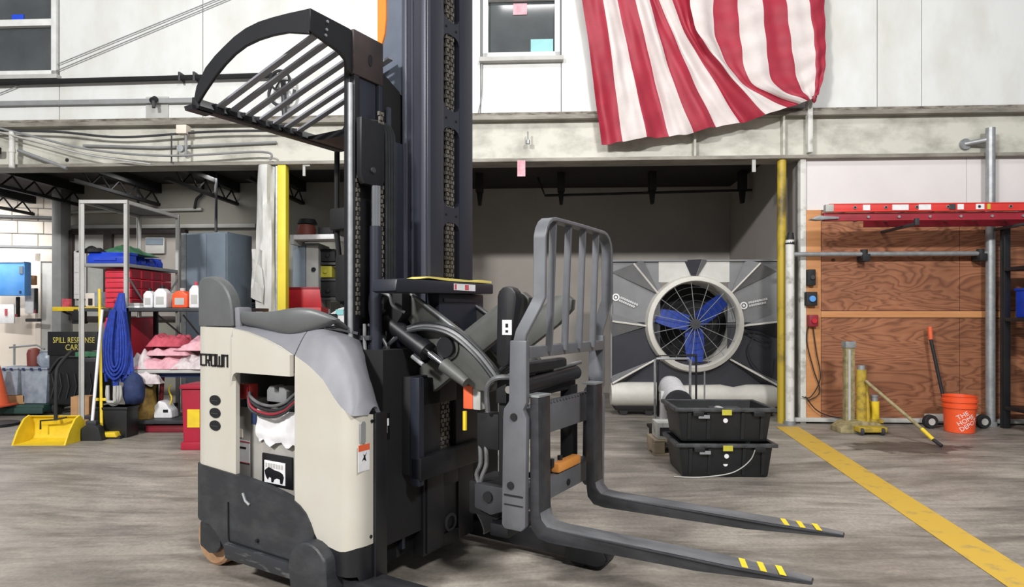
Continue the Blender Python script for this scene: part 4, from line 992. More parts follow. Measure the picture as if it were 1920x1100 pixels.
for i in range(ns):
    t = i / (ns - 1); row = []
    for k in range(len(curves)):
        for j in range(SUB if k < len(curves) - 1 else 1):
            s = j / SUB
            p = curves[k][i].lerp(curves[k + 1][i], s) if j else curves[k][i]
            g = k + s
            # folds run along the stripes on the hanging part and gather towards the knot
            fold = 0.045 * math.sin(g * 2.3 - 3.2 * t + 0.5) + 0.022 * math.sin(g * 5.1 + 4.0 * t) + 0.010 * math.sin(g * 9.7 - 6 * t)
            if g < 7: d = -0.21 - fold * (0.55 + 0.6 * t) - 0.012 * math.sin(t * 30 + g * 2.6) * t
            else:
                bulge = 0.09 * math.exp(-((g - 7.3) / 0.7) ** 2) * math.sin(min(1, t * 1.15) * math.pi)
                d = -0.21 - bulge - 0.4 * fold * (0.3 + t) - 0.013 * math.sin(t * 42 + g * 1.2 + 0.8 * math.sin(g * 2)) * (1 - 0.4 * t) - 0.05 * t
            row.append((p.x, d, p.z))
    rows.append(row)
fm = MB().grid(rows)
fo = fm.build('flag', 'flag_red', solid=0.004, angle=80); wobj(fo)
fo.data.materials.append(M['flag_white'])
ncell = len(rows[0]) - 1
for i, pl in enumerate(fo.data.polygons):
    pl.material_index = ((i % ncell) // SUB) % 2
tag(fo, 'large red and white striped flag hanging on the upper wall, one corner tied up', 'flag')
kt = MB().lathe([(0.0, -0.07), (0.018, -0.05), (0.03, 0), (0.02, 0.04), (0.0, 0.05)], (3.272, -0.24, 3.547), 12).build('knot', 'darkred', fo)
kt.parent = None; wobj(kt); kt.parent = fo; kt.matrix_parent_inverse = Matrix(); kt.location = (0, 0, 0); kt.rotation_euler = (0, 0, 0)

# ================================================================ FAN
FY = 0.5
fan = thing('drum_fan', 'huge square drum fan with three blue blades in the centre bay', 'fan', Wp(2.166, FY, 0), WROT)
HW, ZT, ZB, ZC = 1.0, 1.861, 0.225, 1.091
RO, RI = 0.565, 0.50
def sheet(name, pts, mat, y=0.0):
    return MB().prism(pts, 'y', y, y + 0.015).build(name, mat, fan, smooth=False)
def fpt(px, py):
    return ((px - 1301) / 1185.0 * 7.65, 1.2 + (590 - py) / 1185.0 * 7.65)
ringpts = lambda a0, a1: [(RO * math.cos(R(a)) * 0.99, ZC + RO * math.sin(R(a)) * 0.99) for a in range(a0, a1 + (1 if a1 > a0 else -1), 10 if a1 > a0 else -10)]
sheet('top_sheet', [(-0.42, ZT), (0.42, ZT), (0.42, ZC + 0.5), (0.25, ZC + 0.5), (-0.25, ZC + 0.5), (-0.42, ZC + 0.5)], 'fanwhite', -0.01)
sheet('side_sheet', [(-HW, ZC + 0.02), (-HW, ZT), (-0.40, ZT), (-0.40, ZC + 0.02)], 'fanframe')
sheet('side_sheet', [(HW, ZC + 0.02), (HW, ZT), (0.40, ZT), (0.40, ZC + 0.02)], 'fanframe')
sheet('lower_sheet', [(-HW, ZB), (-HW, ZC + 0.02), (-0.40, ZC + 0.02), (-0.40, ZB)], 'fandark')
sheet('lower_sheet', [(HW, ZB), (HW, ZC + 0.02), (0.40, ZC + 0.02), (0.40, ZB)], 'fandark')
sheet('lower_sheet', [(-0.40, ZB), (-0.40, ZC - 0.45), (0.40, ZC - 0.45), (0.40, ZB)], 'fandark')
MB().lathe([(RI, 0.4), (RI, -0.10), (RI + 0.015, -0.125), (RO, -0.10), (RO + 0.02, 0.0), (RO + 0.02, 0.02)], (0, 0, ZC), 56, 'y').build('shroud_ring', 'fanring', fan)
MB().cyl((0, 0.4, ZC), (0, 0.41, ZC), RI, 40).build('rear_screen', 'blackm', fan)  # black disc standing in for the dark inside of the drum
for a in range(0, 360, 24):
    MB().cyl((0.03 * math.cos(R(a)), -0.09, ZC + 0.03 * math.sin(R(a))), (RI * math.cos(R(a)), -0.09, ZC + RI * math.sin(R(a))), 0.004, 5).build('guard_spoke', 'grey', fan)
for r_ in (0.12, 0.2, 0.28, 0.36, 0.44):
    MB().lathe([(r_ - 0.002, -0.092), (r_ + 0.002, -0.092), (r_ + 0.002, -0.088), (r_ - 0.002, -0.088), (r_ - 0.002, -0.092)], (0, 0, ZC), 40, 'y').build('guard_hoop', 'darkgrey', fan)
MB().cyl((0, -0.1, ZC), (0, 0.1, ZC), 0.06, 20).build('hub', 'darkgrey', fan)
for a in (167, 40, 272):
    b_ = MB()
    rows = []
    for i in range(7):
        r_ = 0.06 + 0.4 * i / 6; w_ = 0.045 + 0.06 * math.sin(math.pi * (0.25 + 0.55 * i / 6))
        rows.append([(r_, -0.02 - 0.05 * s_ * (1 - 0.4 * i / 6), w_ * s_) for s_ in (-1, -0.4, 0.2, 1)])
    b_.grid(rows); b_.move(Matrix.Translation((0, 0.02, ZC)) @ Matrix.Rotation(-R(a), 4, 'Y'))
    b_.build('blade', 'blade', fan, solid=0.008)
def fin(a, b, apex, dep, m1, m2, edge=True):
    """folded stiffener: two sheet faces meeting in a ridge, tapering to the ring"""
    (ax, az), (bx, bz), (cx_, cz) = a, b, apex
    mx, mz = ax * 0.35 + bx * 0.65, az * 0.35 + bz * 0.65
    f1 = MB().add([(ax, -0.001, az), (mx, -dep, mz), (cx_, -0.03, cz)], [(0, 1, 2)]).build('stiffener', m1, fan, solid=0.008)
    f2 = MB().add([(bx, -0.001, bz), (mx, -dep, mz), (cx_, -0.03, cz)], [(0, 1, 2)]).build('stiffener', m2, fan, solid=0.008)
    if edge: MB().cyl((mx, -dep, mz), (cx_, -0.03, cz), 0.012, 6).build('stiffener_edge', 'fanring', fan)  # pale rod along the ridge paints the highlight on the fold
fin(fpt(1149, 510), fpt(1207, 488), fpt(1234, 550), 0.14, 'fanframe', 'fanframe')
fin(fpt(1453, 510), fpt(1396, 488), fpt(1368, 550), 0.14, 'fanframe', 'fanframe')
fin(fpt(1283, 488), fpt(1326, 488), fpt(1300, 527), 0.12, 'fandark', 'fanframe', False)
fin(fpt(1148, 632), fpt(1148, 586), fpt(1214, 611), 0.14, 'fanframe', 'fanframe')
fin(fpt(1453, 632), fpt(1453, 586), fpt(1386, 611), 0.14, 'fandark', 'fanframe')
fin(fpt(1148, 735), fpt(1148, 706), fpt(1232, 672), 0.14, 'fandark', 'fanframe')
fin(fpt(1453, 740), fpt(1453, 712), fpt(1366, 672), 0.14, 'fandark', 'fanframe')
MB().box(-HW, HW, -0.03, 0.02, ZT - 0.02, ZT).box(-HW, -HW + 0.02, -0.03, 0.02, ZB, ZT).box(HW - 0.02, HW, -0.03, 0.02, ZB, ZT).build('rim_flange', 'fanframe', fan, smooth=False)
MB().box(-HW + 0.02, HW - 0.02, 0.02, 0.45, ZT - 0.04, ZT - 0.01).build('top_cover', 'fanframe', fan, smooth=False)
lp = [(0.10, 0), (0.14, 0.0), (0.14, 0.62), (0.10, 0.62), (0.0, 0.62)]
zb_ = 0.25
MB().lathe([(0.0, -1.0), (0.13, -1.0), (0.145, -0.95), (0.145, -0.45), (0.0, -0.40)], (0, -0.05, zb_), 20, 'x').build('air_bag', 'fanring', fan)
MB().lathe([(0.0, 1.03), (0.10, 1.0), (0.145, 0.9), (0.14, 0.6), (0.11, 0.45), (0.14, 0.3), (0.13, -0.1), (0.12, -0.40), (0.0, -0.42)], (0, -0.05, zb_ - 0.02), 20, 'x').build('air_bag', 'fanring', fan)
MB().box(-0.95, 0.95, -0.1, 0.35, 0.06, 0.14).build('base_frame', 'blackm', fan, bevel=0.01)
MB().box(-0.8, 0.8, 0.05, 0.3, 0.14, ZB + 0.02).build('base_box', 'blackm', fan, bevel=0.01)
for x in (-0.85, -0.55, 0.55, 0.85):
    MB().cyl((x, -0.09, 0.05), (x, -0.03, 0.05), 0.05, 16).build('caster', 'rubber', fan)
for sx, px, py, tilt in ((-1, 1172, 564, -24), (1, 1410, 569, 12)):
    x, z = fpt(px, py)
    T_ = Matrix.Translation((x, -0.012, z)) @ Matrix.Rotation(-R(tilt), 4, 'Y')
    lg = MB().lathe([(0.028, -0.003), (0.045, -0.003), (0.045, 0.0), (0.028, 0.0), (0.028, -0.003)], (-0.11 if sx < 0 else -0.12, 0, 0.0), 20, 'y')
    lg.lathe([(0.0, -0.003), (0.016, -0.003), (0.016, 0), (0, 0)], (-0.11 if sx < 0 else -0.12, 0, 0.0), 12, 'y').move(T_)
    lg = lg.build('round_emblem', 'white', fan)
    for row, (n_, z0) in enumerate(((9, 0.008), (8, -0.03))):
        lt = MB()
        for k in range(n_):
            x0 = -0.06 + k * 0.026
            lt.box(x0, x0 + 0.008, -0.003, 0, z0, z0 + 0.026).box(x0, x0 + 0.02, -0.003, 0, z0 + (0.0 if k % 2 else 0.018), z0 + (0.008 if k % 2 else 0.026)).box(x0 + 0.013, x0 + 0.02, -0.003, 0, z0, z0 + 0.026)
        lt.move(T_); lo = lt.build('lettering_row', 'white', fan, smooth=False); lo['kind'] = 'stuff'
cbl = MB().tube([(0.58, -0.06, ZC + 0.1 - 0.2), (0.70, -0.05, ZC - 0.12), (0.62, -0.06, ZC - 0.3), (0.7, -0.06, ZC - 0.5), (0.9, -0.07, ZC - 0.62), (0.95, -0.06, ZC - 0.4)], 0.008, 6, smooth=6).build('power_cable', 'rubber', fan)
MB().tube([(0.6, -0.06, ZC - 0.08), (0.75, -0.05, ZC - 0.1), (0.88, -0.06, ZC - 0.17), (0.8, -0.06, ZC - 0.2), (0.6, -0.05, ZC - 0.1)], 0.008, 6, smooth=6).build('power_cable', 'rubber', fan)

# ================================================================ TANK CART, PALLET, TOTES
ct = thing('tank_cart', 'tubular hand cart carrying a white tank in front of the fan', 'cart', (1.519, 6.0, 0))
def cx_(px, Y=6.0): return (px - 960) / 1185 * Y - (1260 - 960) / 1185 * 6.0
def cz_(py, Y=6.0): return 1.2 + (590 - py) / 1185 * Y
MB().tube([(cx_(1228), 0, 0.12), (cx_(1228), 0, cz_(676)), (cx_(1231), 0, cz_(672)), (cx_(1291), 0, cz_(672)), (cx_(1294), 0, cz_(676)), (cx_(1294), 0, 0.12)], 0.012, 10).build('handle_frame', 'galv', ct)
MB().tube([(cx_(1238), 0.1, 0.12), (cx_(1238), 0.1, cz_(668)), (cx_(1310), 0.1, cz_(667))], 0.012, 10).build('rear_rail', 'rubber', ct)
MB().cyl((cx_(1311), 0.1, cz_(665)), (cx_(1311), 0.1, 0.12), 0.01, 8).build('rear_post', 'rubber', ct)
MB().cyl((cx_(1327), 0.1, cz_(698)), (cx_(1327), 0.1, 0.12), 0.008, 8).build('thin_rod', 'galv', ct)
MB().box(cx_(1225), cx_(1300), -0.25, 0.3, 0.09, 0.12).build('deck', 'blackm', ct, bevel=0.005)
for x in (cx_(1232), cx_(1292)):
    MB().cyl((x - 0.02, 0.2, 0.06), (x + 0.02, 0.2, 0.06), 0.06, 16).build('wheel', 'rubber', ct)
    MB().cyl((x - 0.02, -0.2, 0.06), (x + 0.02, -0.2, 0.06), 0.06, 16).build('wheel', 'rubber', ct)
tk = MB(); a_ = Vector((cx_(1254, 6.2), 0.18, cz_(722, 6.2))); b_ = Vector((cx_(1269, 5.7), -0.32, cz_(752, 5.7)))
tk.lathe([(0.0, -0.30), (0.06, -0.29), (0.10, -0.25), (0.118, -0.18), (0.12, 0.0), (0.12, 0.30)], (0, 0, 0), 28)
q = (b_ - a_).normalized().to_track_quat('Z', 'Y').to_matrix().to_4x4(); mid_ = (a_ + b_) / 2
tk.move(Matrix.Translation(mid_) @ q); tko = tk.build('tank', 'white', ct)
MB().lathe([(0.12, 0.29), (0.125, 0.31), (0.10, 0.315), (0.0, 0.30)], (0, 0, 0), 28).move(Matrix.Translation(mid_) @ q).build('tank_end', 'darkgrey', tko)
MB().box(-0.05, 0.03, -0.03, 0.03, 0.305, 0.322).move(Matrix.Translation(mid_) @ q).build('gauge', 'white', tko)
MB().box(-0.02, 0.0, -0.03, 0.03, 0.322, 0.326).move(Matrix.Translation(mid_) @ q).build('gauge_mark', 'red', tko)
MB().box(cx_(1235), cx_(1290), -0.2, 0.2, 0.12, 0.22).build('cradle', 'greylight', ct, bevel=0.01)
MB().box(cx_(1229), cx_(1240), -0.22, -0.16, 0.22, 0.5).build('cradle_side', 'white', ct, bevel=0.01)
pl = thing('pallet', 'weathered wooden pallet behind the black totes', 'pallet', (1.211, 5.55, 0))
for k in range(3):
    MB().box(0, 0.62, k * 0.11 - 0.18, k * 0.11 - 0.09, 0.115, 0.135).build('deck_board', 'wood', pl, bevel=0.003, seg=1)
for x in (0.0, 0.27, 0.53):
    MB().box(x, x + 0.09, -0.18, 0.13, 0.02, 0.115).build('stringer', 'wood', pl, bevel=0.004, seg=1)
for k in (0, 2):
    MB().box(0, 0.62, k * 0.11 - 0.18, k * 0.11 - 0.09, 0.0, 0.02).build('bottom_board', 'wood', pl, bevel=0.003, seg=1)
bx_ = thing('white_crate', 'dirty white open crate on the pallet behind the totes', 'crate', (1.243, 5.40, 0.137))
MB().box(0, 0.2, 0, 0.22, 0.0, 0.14).build('body', 'oldwhite', bx_, bevel=0.006); MB().box(0.02, 0.18, -0.004, 0.0, 0.03, 0.10).build('recess', 'darkgrey', bx_)

def tote(name, label, loc, first):
    t = thing(name, label, 'tote', loc, R(-1.5), 'two stacked black totes')
    wb_, wt, db_, dt, h = 0.315, 0.345, 0.20, 0.225, 0.25
    out = [(-wb_, -db_, 0.0), (wb_, -db_, 0.0), (wb_, db_, 0.0), (-wb_, db_, 0.0)]
    tp = [(-wt, -dt, h), (wt, -dt, h), (wt, dt, h), (-wt, dt, h)]
    m = MB().add(out + tp, [(3, 2, 1, 0), (0, 1, 5, 4), (1, 2, 6, 5), (2, 3, 7, 6), (3, 0, 4, 7)])
    m.build('tub', 'tote', t, bevel=0.02, seg=2, solid=0.008, offset=-1)
    e = MB(); o_ = 0.026
    e.box(-wt - o_, wt + o_, -dt - o_, -dt + 0.006, h - 0.022, h + 0.006).box(-wt - o_, wt + o_, dt - 0.006, dt + o_, h - 0.022, h + 0.006)
    e.box(-wt - o_, -wt + 0.006, -dt + 0.006, dt - 0.006, h - 0.022, h + 0.006).box(wt - 0.006, wt + o_, -dt + 0.006, dt - 0.006, h - 0.022, h + 0.006)
    e.build('rim', 'toteedge', t, bevel=0.007)
    for x in (-0.2, 0.24):
        MB().box(x - 0.04, x + 0.04, -dt - o_ - 0.005, -dt + 0.01, h - 0.055, h - 0.02).build('lug', 'tote', t, bevel=0.006)
    MB().box(-0.03, 0.04, -dt - o_ - 0.004, -dt - o_, h - 0.045, h - 0.005).build('yellow_tag', 'lime', t)
    for x, z in ((0.005, h - 0.09),) + (((0.0, h - 0.15),) if first else ()):
        MB().cyl((x, -dt + 0.03, z), (x, -dt - 0.012 + (h - z) * 0.18, z), 0.017, 14).build('round_sticker', 'white', t)
    for x in (-0.26, -0.12, 0.13, 0.27):
        MB().prism([(-wb_ * 0 - db_ - 0.001, 0.02), (-dt - 0.001, h - 0.03), (-dt - 0.008, h - 0.03), (-db_ - 0.008, 0.02)], 'x', x - 0.012, x + 0.012).build('rib', 'tote', t)
    MB().box(-0.2, -0.12, -dt - o_ - 0.003, -dt - o_ + 0.004, h - 0.07, h - 0.045).build('latch', 'galv', t)
    return t
t1_ = tote('storage_tote', 'lower black plastic tote standing on the floor, cord trailing across it', (1.58, 4.87, 0.0), True)
MB().tube([(0.19, -0.28, 0.22), (0.17, -0.26, 0.15), (0.1, -0.25, 0.08), (0.0, -0.245, 0.035), (-0.2, -0.25, 0.012), (-0.38, -0.22, 0.008)], 0.004, 6, smooth=5).build('trailing_cord', 'greylight', t1_)
t2_ = tote('storage_tote', 'upper black plastic tote, open, stacked on the other tote', (1.572, 4.87, 0.262), False)
for i, (x, y, sx, sy, sz, mt) in enumerate(((-0.18, 0.05, 0.2, 0.2, 0.16, 'rubber'), (0.1, 0.1, 0.24, 0.14, 0.2, 'darkgrey'), (0.02, -0.02, 0.05, 0.12, 0.22, 'greylight'))):
    o = MB().box(x - sx / 2, x + sx / 2, y - sy / 2, y + sy / 2, 0, sz).build(('folded_liner', 'black_box', 'tool_handle')[i], mt, bevel=0.015)
    place(o, (1.572, 4.87, 0.276))
    tag(o, ('dark folded liner lying inside the upper tote', 'dark grey box lying inside the upper tote', 'pale tool part sticking up inside the upper tote')[i], ('liner', 'box', 'tool')[i])

# ================================================================ YELLOW FLOOR LINE
yl = MB()
P_ = [(2.829, 6.771), (3.069, 6.771), (2.412, 2.932), (2.215, 2.777)]
dirv = Vector((P_[2][0] - P_[1][0], P_[2][1] - P_[1][1])); 
ext = 0.9
yl.add([(P_[0][0], P_[0][1], 0.002), (P_[1][0], P_[1][1], 0.002), (P_[2][0] + dirv.x * ext, P_[2][1] + dirv.y * ext, 0.002), (P_[3][0] + dirv.x * ext, P_[3][1] + dirv.y * ext, 0.002)], [(0, 1, 2, 3)])
M['linepaint'] = pm('worn_yellow_line', '#c9a540', 0.55, col2='#94835c', scale=9, lo=0.56, hi=0.74, detail=10)
o = yl.build('floor_line', 'linepaint', smooth=False, solid=0.0015, offset=-1); struct(o, 'worn yellow line painted across the floor')

# ================================================================ RIGHT SIDE: JACK, BUCKET, DOLLY, LADDER, RACK
JY = 6.5
jk = thing('floor_jack', 'old yellow hydraulic jack with a sloping pump handle by the plywood', 'jack', (3.511, 6.5, 0))
def jx(px, Y=6.5): return (px - 1600) / 1185 * 6.5
def jz(py): return 1.2 + (590 - py) / 1185 * 6.5
MB().box(jx(1586), jx(1603), 0.0, 0.07, 0.05, jz(640)).build('tall_post', 'jackold', jk, bevel=0.006)
MB().box(jx(1585), jx(1604), -0.01, 0.08, jz(652), jz(640)).build('post_head', 'galv', jk, bevel=0.004)
MB().box(jx(1590), jx(1594), -0.012, 0.0, 0.1, jz(655)).build('post_channel', 'greylight', jk)
MB().cyl((jx(1611), -0.04, 0.1), (jx(1611), -0.04, jz(692)), 0.048, 16).build('lift_cylinder', 'gold', jk)
MB().cyl((jx(1611), -0.04, jz(692)), (jx(1611), -0.04, jz(684)), 0.036, 16).build('cylinder_cap', 'galv', jk)
MB().cyl((jx(1622), -0.06, 0.1), (jx(1618), -0.06, jz(715)), 0.02, 12).build('pump_tube', 'gold', jk)
bs = MB().prism([(jx(1567), 0.0), (jx(1567), 0.05), (jx(1580), 0.10), (jx(1600), 0.13), (jx(1640), 0.10), (jx(1655), 0.06), (jx(1655), 0.0)], 'y', -0.1, 0.12).build('base', 'jackold', jk, bevel=0.01)
MB().box(jx(1590), jx(1640), -0.22, -0.1, 0.03, 0.08).build('toe', 'gold', jk, bevel=0.008)
for x in (jx(1594), jx(1632)):
    MB().cyl((x - 0.015, -0.2, 0.04), (x + 0.015, -0.2, 0.04), 0.04, 14).build('roller', 'darkgrey', jk)
hd = MB().cyl((jx(1613), -0.1, jz(712)), (jx(1655), -0.62, 0.14), 0.016, 10).build('pump_handle', 'jackold', jk)
MB().cyl((jx(1655), -0.62, 0.14), (jx(1662), -0.72, 0.06), 0.018, 10).build('handle_paint', 'yellow', hd)
MB().cyl((jx(1662), -0.72, 0.06), (jx(1668), -0.79, 0.016), 0.016, 10).build('handle_grip', 'rubber', hd)
bj = thing('bottle_jack', 'small amber bottle jack standing on the yellow floor jack base', 'jack', (3.739, 6.52, 0.11))
MB().box(-0.07, 0.07, -0.05, 0.05, -0.02, 0.02).build('foot', 'gold', bj, bevel=0.008)
MB().cyl((0, 0, 0.02), (0, 0, 0.2), 0.045, 18).build('body', 'yellow', bj)
MB().cyl((0, 0, 0.2), (0, 0, 0.25), 0.032, 16).cyl((0, 0, 0.25), (0, 0, 0.265), 0.04, 16).build('ram', 'galv', bj)
bk = thing('bucket', 'orange plastic bucket with white stencilled logo by the plywood wall', 'bucket', (4.602, 6.5, 0))
pr = [(0.0, 0.008), (0.12, 0.008), (0.126, 0.0), (0.132, 0.004), (0.142, 0.25), (0.153, 0.25), (0.154, 0.28), (0.146, 0.285), (0.147, 0.31), (0.158, 0.31), (0.158, 0.335), (0.150, 0.34), (0.150, 0.365), (0.156, 0.37), (0.146, 0.372), (0.135, 0.25), (0.125, 0.012), (0.0, 0.012)]
bb = MB().lathe(pr, (0, 0, 0), 40).build('tub', 'bucket', bk)
for i, (s_, zz_) in enumerate((('THE', 0.16), ('HOME', 0.125), ('DEPOT', 0.085))):
    to = text('lettering', s_, 0.062, 'white', bk, (0, 0, 0), (0, 0, 0), 0.0005)
    for v in to.data.vertices:
        x, y = v.co.x, v.co.y; a = R(32)
        y += (0.056, 0.0, -0.056)[i]
        xr = x * math.cos(a) - y * math.sin(a); yr = x * math.sin(a) + y * math.cos(a)
        th = -math.pi / 2 + (xr - 0.01) / 0.137 - 0.12; zz2 = 0.135 + yr
        rr = 0.1322 + 0.01 * zz2 / 0.25 + 0.0012 + max(v.co.z, 0)
        v.co = (rr * math.cos(th), rr * math.sin(th), zz2)
dl = thing('wheeled_dolly', 'low two-wheeled dolly with long black handle behind the bucket', 'dolly', (4.699, 6.74, 0))
def dx(px): return (px - 1785) / 1185 * 6.75
for px in (1737, 1835):
    wl_ = MB().lathe([(0.03, -0.03), (0.066, -0.03), (0.072, -0.022), (0.072, 0.022), (0.066, 0.03), (0.03, 0.03)], (dx(px), -0.05, 0.072), 24, 'y').build('wheel', 'rubber', dl)
    MB().cyl((dx(px), -0.083, 0.072), (dx(px), -0.02, 0.072), 0.036, 16).build('hub', 'greylight', wl_)
MB().box(dx(1737), dx(1835), -0.03, 0.05, 0.07, 0.14).build('axle_beam', 'greylight', dl, bevel=0.008)
MB().cyl((dx(1775), 0.0, 0.12), (dx(1758), 0.12, 0.934), 0.017, 10).build('handle_shaft', 'rubber', dl)
MB().cyl((dx(1758), 0.12, 0.934), (dx(1757), 0.125, 1.073), 0.022, 12).build('handle_grip', 'cone', dl)

ld = thing('extension_ladder', 'long red fibreglass extension ladder stored on its side over the plywood', 'ladder', Wp(-0.13, -0.3, -0.035), WROT)
M['ladder'] = pm('ladder_red', '#d63a34', 0.45, col2='#c5322d', scale=4)
M['ladder2'] = pm('ladder_dark_red', '#a32435', 0.5, col2='#8a1f2e', scale=4)
MB().box(3.4, 7.2, -0.31, -0.28, 2.285, 2.365).box(3.4, 7.2, -0.315, -0.27, 2.355, 2.367).box(3.4, 7.2, -0.315, -0.27, 2.283, 2.294).build('fly_rail', 'ladder', ld, bevel=0.003)
MB().box(3.36, 7.2, -0.27, -0.24, 2.20, 2.275).box(3.36, 7.2, -0.275, -0.225, 2.265, 2.278).box(3.36, 7.2, -0.275, -0.225, 2.198, 2.208).build('base_rail', 'ladder2', ld, bevel=0.003)
MB().box(3.9, 7.2, 0.0, 0.03, 2.17, 2.26).build('rear_rail', 'ladder2', ld, bevel=0.003)
for k in range(10):
    u = 3.65 + k * 0.305
    MB().cyl((u, -0.32, 2.325), (u, 0.02, 2.325), 0.016, 12).build('rung', 'galv', ld)
    MB().cyl((u, -0.322, 2.325), (u, -0.319, 2.325), 0.011, 12).build('rung_bore', 'blackm', ld)
    MB().cyl((u + 0.15, -0.285, 2.235), (u + 0.15, 0.02, 2.235), 0.014, 12).build('rung', 'galv', ld)
for u0, u1, mt in ((3.73, 3.80, 'white'), (4.02, 4.18, 'white'), (4.28, 4.40, 'white'), (4.58, 4.64, 'darkgrey'), (4.66, 4.72, 'white'), (4.84, 4.92, 'white'), (4.95, 4.98, 'lime')):
    MB().box(u0, u1, -0.3165, -0.311, 2.297, 2.352).build('rail_label', mt, ld)
MB().prism([(3.22, 2.215), (3.3, 2.205), (3.5, 2.215), (3.5, 2.235), (3.36, 2.245), (3.3, 2.25)], 'y', -0.3, -0.2).build('shoe', 'galv', ld, bevel=0.004)
MB().box(3.36, 3.44, -0.32, -0.26, 2.285, 2.36).build('end_cap', 'greylight', ld, bevel=0.006)
for u in (4.1, 5.2):
    o = MB().box(u - 0.02, u + 0.02, -0.63, -0.005, 2.10, 2.128).box(u - 0.02, u + 0.02, -0.66, -0.63, 2.10, 2.17).build('ladder_hook', 'darkgrey', bevel=0.004); wobj(o, 0, -0.02)
    tag(o, 'dark steel wall hook under the ladder ' + ('near its shoe end' if u < 5 else 'beside the tall galvanised post'), 'hook')

rk = thing('steel_rack', 'black steel shelving rack cut off at the right edge of the picture', 'rack', Wp(5.25, -0.5, 0), WROT)
for x in (0.0, 1.1):
    for y in (-0.25, 0.25):
        MB().box(x - 0.035, x + 0.035, y - 0.03, y + 0.03, 0, 2.12).build('upright', 'black', rk, bevel=0.005)
for z in (0.2, 1.13, 1.66):
    MB().box(-0.03, 1.13, -0.26, 0.26, z, z + 0.04).build('shelf', 'black', rk, bevel=0.004)
MB().cyl((0.02, -0.26, 1.1), (0.42, -0.26, 0.3), 0.013, 8).build('brace', 'galv', rk)
MB().box(0.0, 1.1, -0.29, -0.265, 0.20, 0.225).build('shelf_lip', 'galv', rk)
def hopper_bin(label, loc, rz, sc, mat='blue', group=None):
    b_ = thing('hopper_bin', label, 'bin', loc, rz, group)
    w_, d_, h_ = sc
    MB().prism([(0, 0), (d_, 0), (d_, h_), (d_ * 0.2, h_), (d_ * -0.02, h_ * 0.6)], 'x', 0, w_).build('tray', mat, b_, bevel=0.01)
    MB().box(-0.01, w_ + 0.01, d_ * 0.2, d_ + 0.01, h_ - 0.02, h_ + 0.006).build('rim', mat, b_, bevel=0.004)
    MB().box(w_ * 0.2, w_ * 0.8, -0.012, -0.004, h_ * 0.25, h_ * 0.5).build('label_holder', mat, b_)
    return b_
hopper_bin('bright blue hopper bin on the black rack at the right edge', Wp(5.32, -0.70, 1.172), WROT, (0.42, 0.4, 0.3))
o = MB().lathe([(0, 0), (0.09, 0), (0.1, 0.05), (0.1, 0.22), (0.06, 0.28), (0.0, 0.28)], (0, 0, 0), 20).build('steel_can', 'bluegrey'); place(o, Wp(5.62, -0.55, 0.75))
tag(o, 'grey blue metal can on the low rack shelf at the right edge', 'can')
MB().box(0.2, 1.1, -0.2, 0.2, 0.72, 0.75).build('shelf', 'black', rk, bevel=0.004)
o = MB().prism([(0, 0), (0.3, 0.0), (0.3, 0.12), (0.12, 0.1), (0.0, 0.05)], 'y', -0.08, 0.08).build('drill_case', 'rubber', bevel=0.02); place(o, Wp(5.3, -0.55, 2.334), WROT)
tag(o, 'black tool case lying on top of the ladder at the right edge', 'case')

# switches on the stud
def switch(name, label, cat, px, py0, py1, w, mat, det):
    r_ = thing(name, label, cat, Wp(px, -0.05, 0), WROT)
    MB().box(-w / 2, w / 2, -0.07, 0.0, py0, py1).build('housing', mat, r_, bevel=0.01)
    MB().cyl((0, -0.09, (py0 + py1) / 2), (0, -0.07, (py0 + py1) / 2), w * 0.28, 14).build('knob', det, r_)
    return r_
switch('power_socket', 'black hooded power socket, topmost box on the wooden stud', 'socket', 3.30, 1.523, 1.699, 0.085, 'rubber', 'darkgrey')
switch('control_box', 'dark box with blue face on the wooden stud, between two others', 'control box', 3.30, 1.3, 1.452, 0.12, 'rubber', 'bluepanel')
switch('stop_button', 'red stop button box lowest on the wooden stud', 'button', 3.32, 1.071, 1.2, 0.10, 'darkred', 'red')
for i, pts in enumerate(([(3.28, -0.07, 1.1), (3.26, -0.08, 0.9), (3.33, -0.08, 0.6), (3.40, -0.08, 0.35), (3.26, -0.09, 0.25)], [(3.33, -0.07, 1.06), (3.36, -0.08, 0.8), (3.40, -0.09, 0.5), (3.3, -0.09, 0.3), (3.2, -0.1, 0.3)], [(3.24, -0.09, 0.3), (3.35, -0.1, 0.16), (3.5, -0.12, 0.09), (3.8, -0.14, 0.05)])):
    o = MB().tube(pts, 0.006, 6, smooth=6).build('cable', 'rubber'); wobj(o)
    tag(o, ('dark cable dropping from the red button box along the stud edge', 'dark cable looping from the red button to the pole', 'dark cable lying from the stud down to the floor strip')[i], 'cable')
# notice tag and sprinkler on the beam
o = MB().box(-0.045, 0.045, -0.004, 0.004, -0.18, 0).build('hanging_tag', 'rag_rose', bevel=0.001, seg=1); wobj(o, 0.11, -0.1, 2.935)
tag(o, 'faded pink and white paper tag hanging under the beam', 'tag')
o = MB().cyl((0, 0, 0), (0, 0, -0.1), 0.008, 8).cyl((0, 0, -0.1), (0, 0, -0.14), 0.025, 10).build('sprinkler', 'galv'); wobj(o, 0.183, -0.1, 3.26)
tag(o, 'small sprinkler head below the beam flange, left of the flag', 'sprinkler')
o = MB().box(-0.02, 0.02, -0.01, 0.01, -0.15, 0).build('hanging_tag', 'greylight', bevel=0.002); wobj(o, 2.691, -0.06, 2.935)
tag(o, 'small grey tag hanging under the beam near the yellow pole', 'tag')
o = MB().box(-0.015, 0.015, -0.01, 0.01, -0.14, 0).box(-0.01, 0.07, -0.012, 0.012, -0.03, -0.01).build('beam_hook', 'greylight', bevel=0.002); wobj(o, -2.389, -0.06, 2.935)
tag(o, 'pale bracket hanging under the beam right of the yellow post', 'bracket')

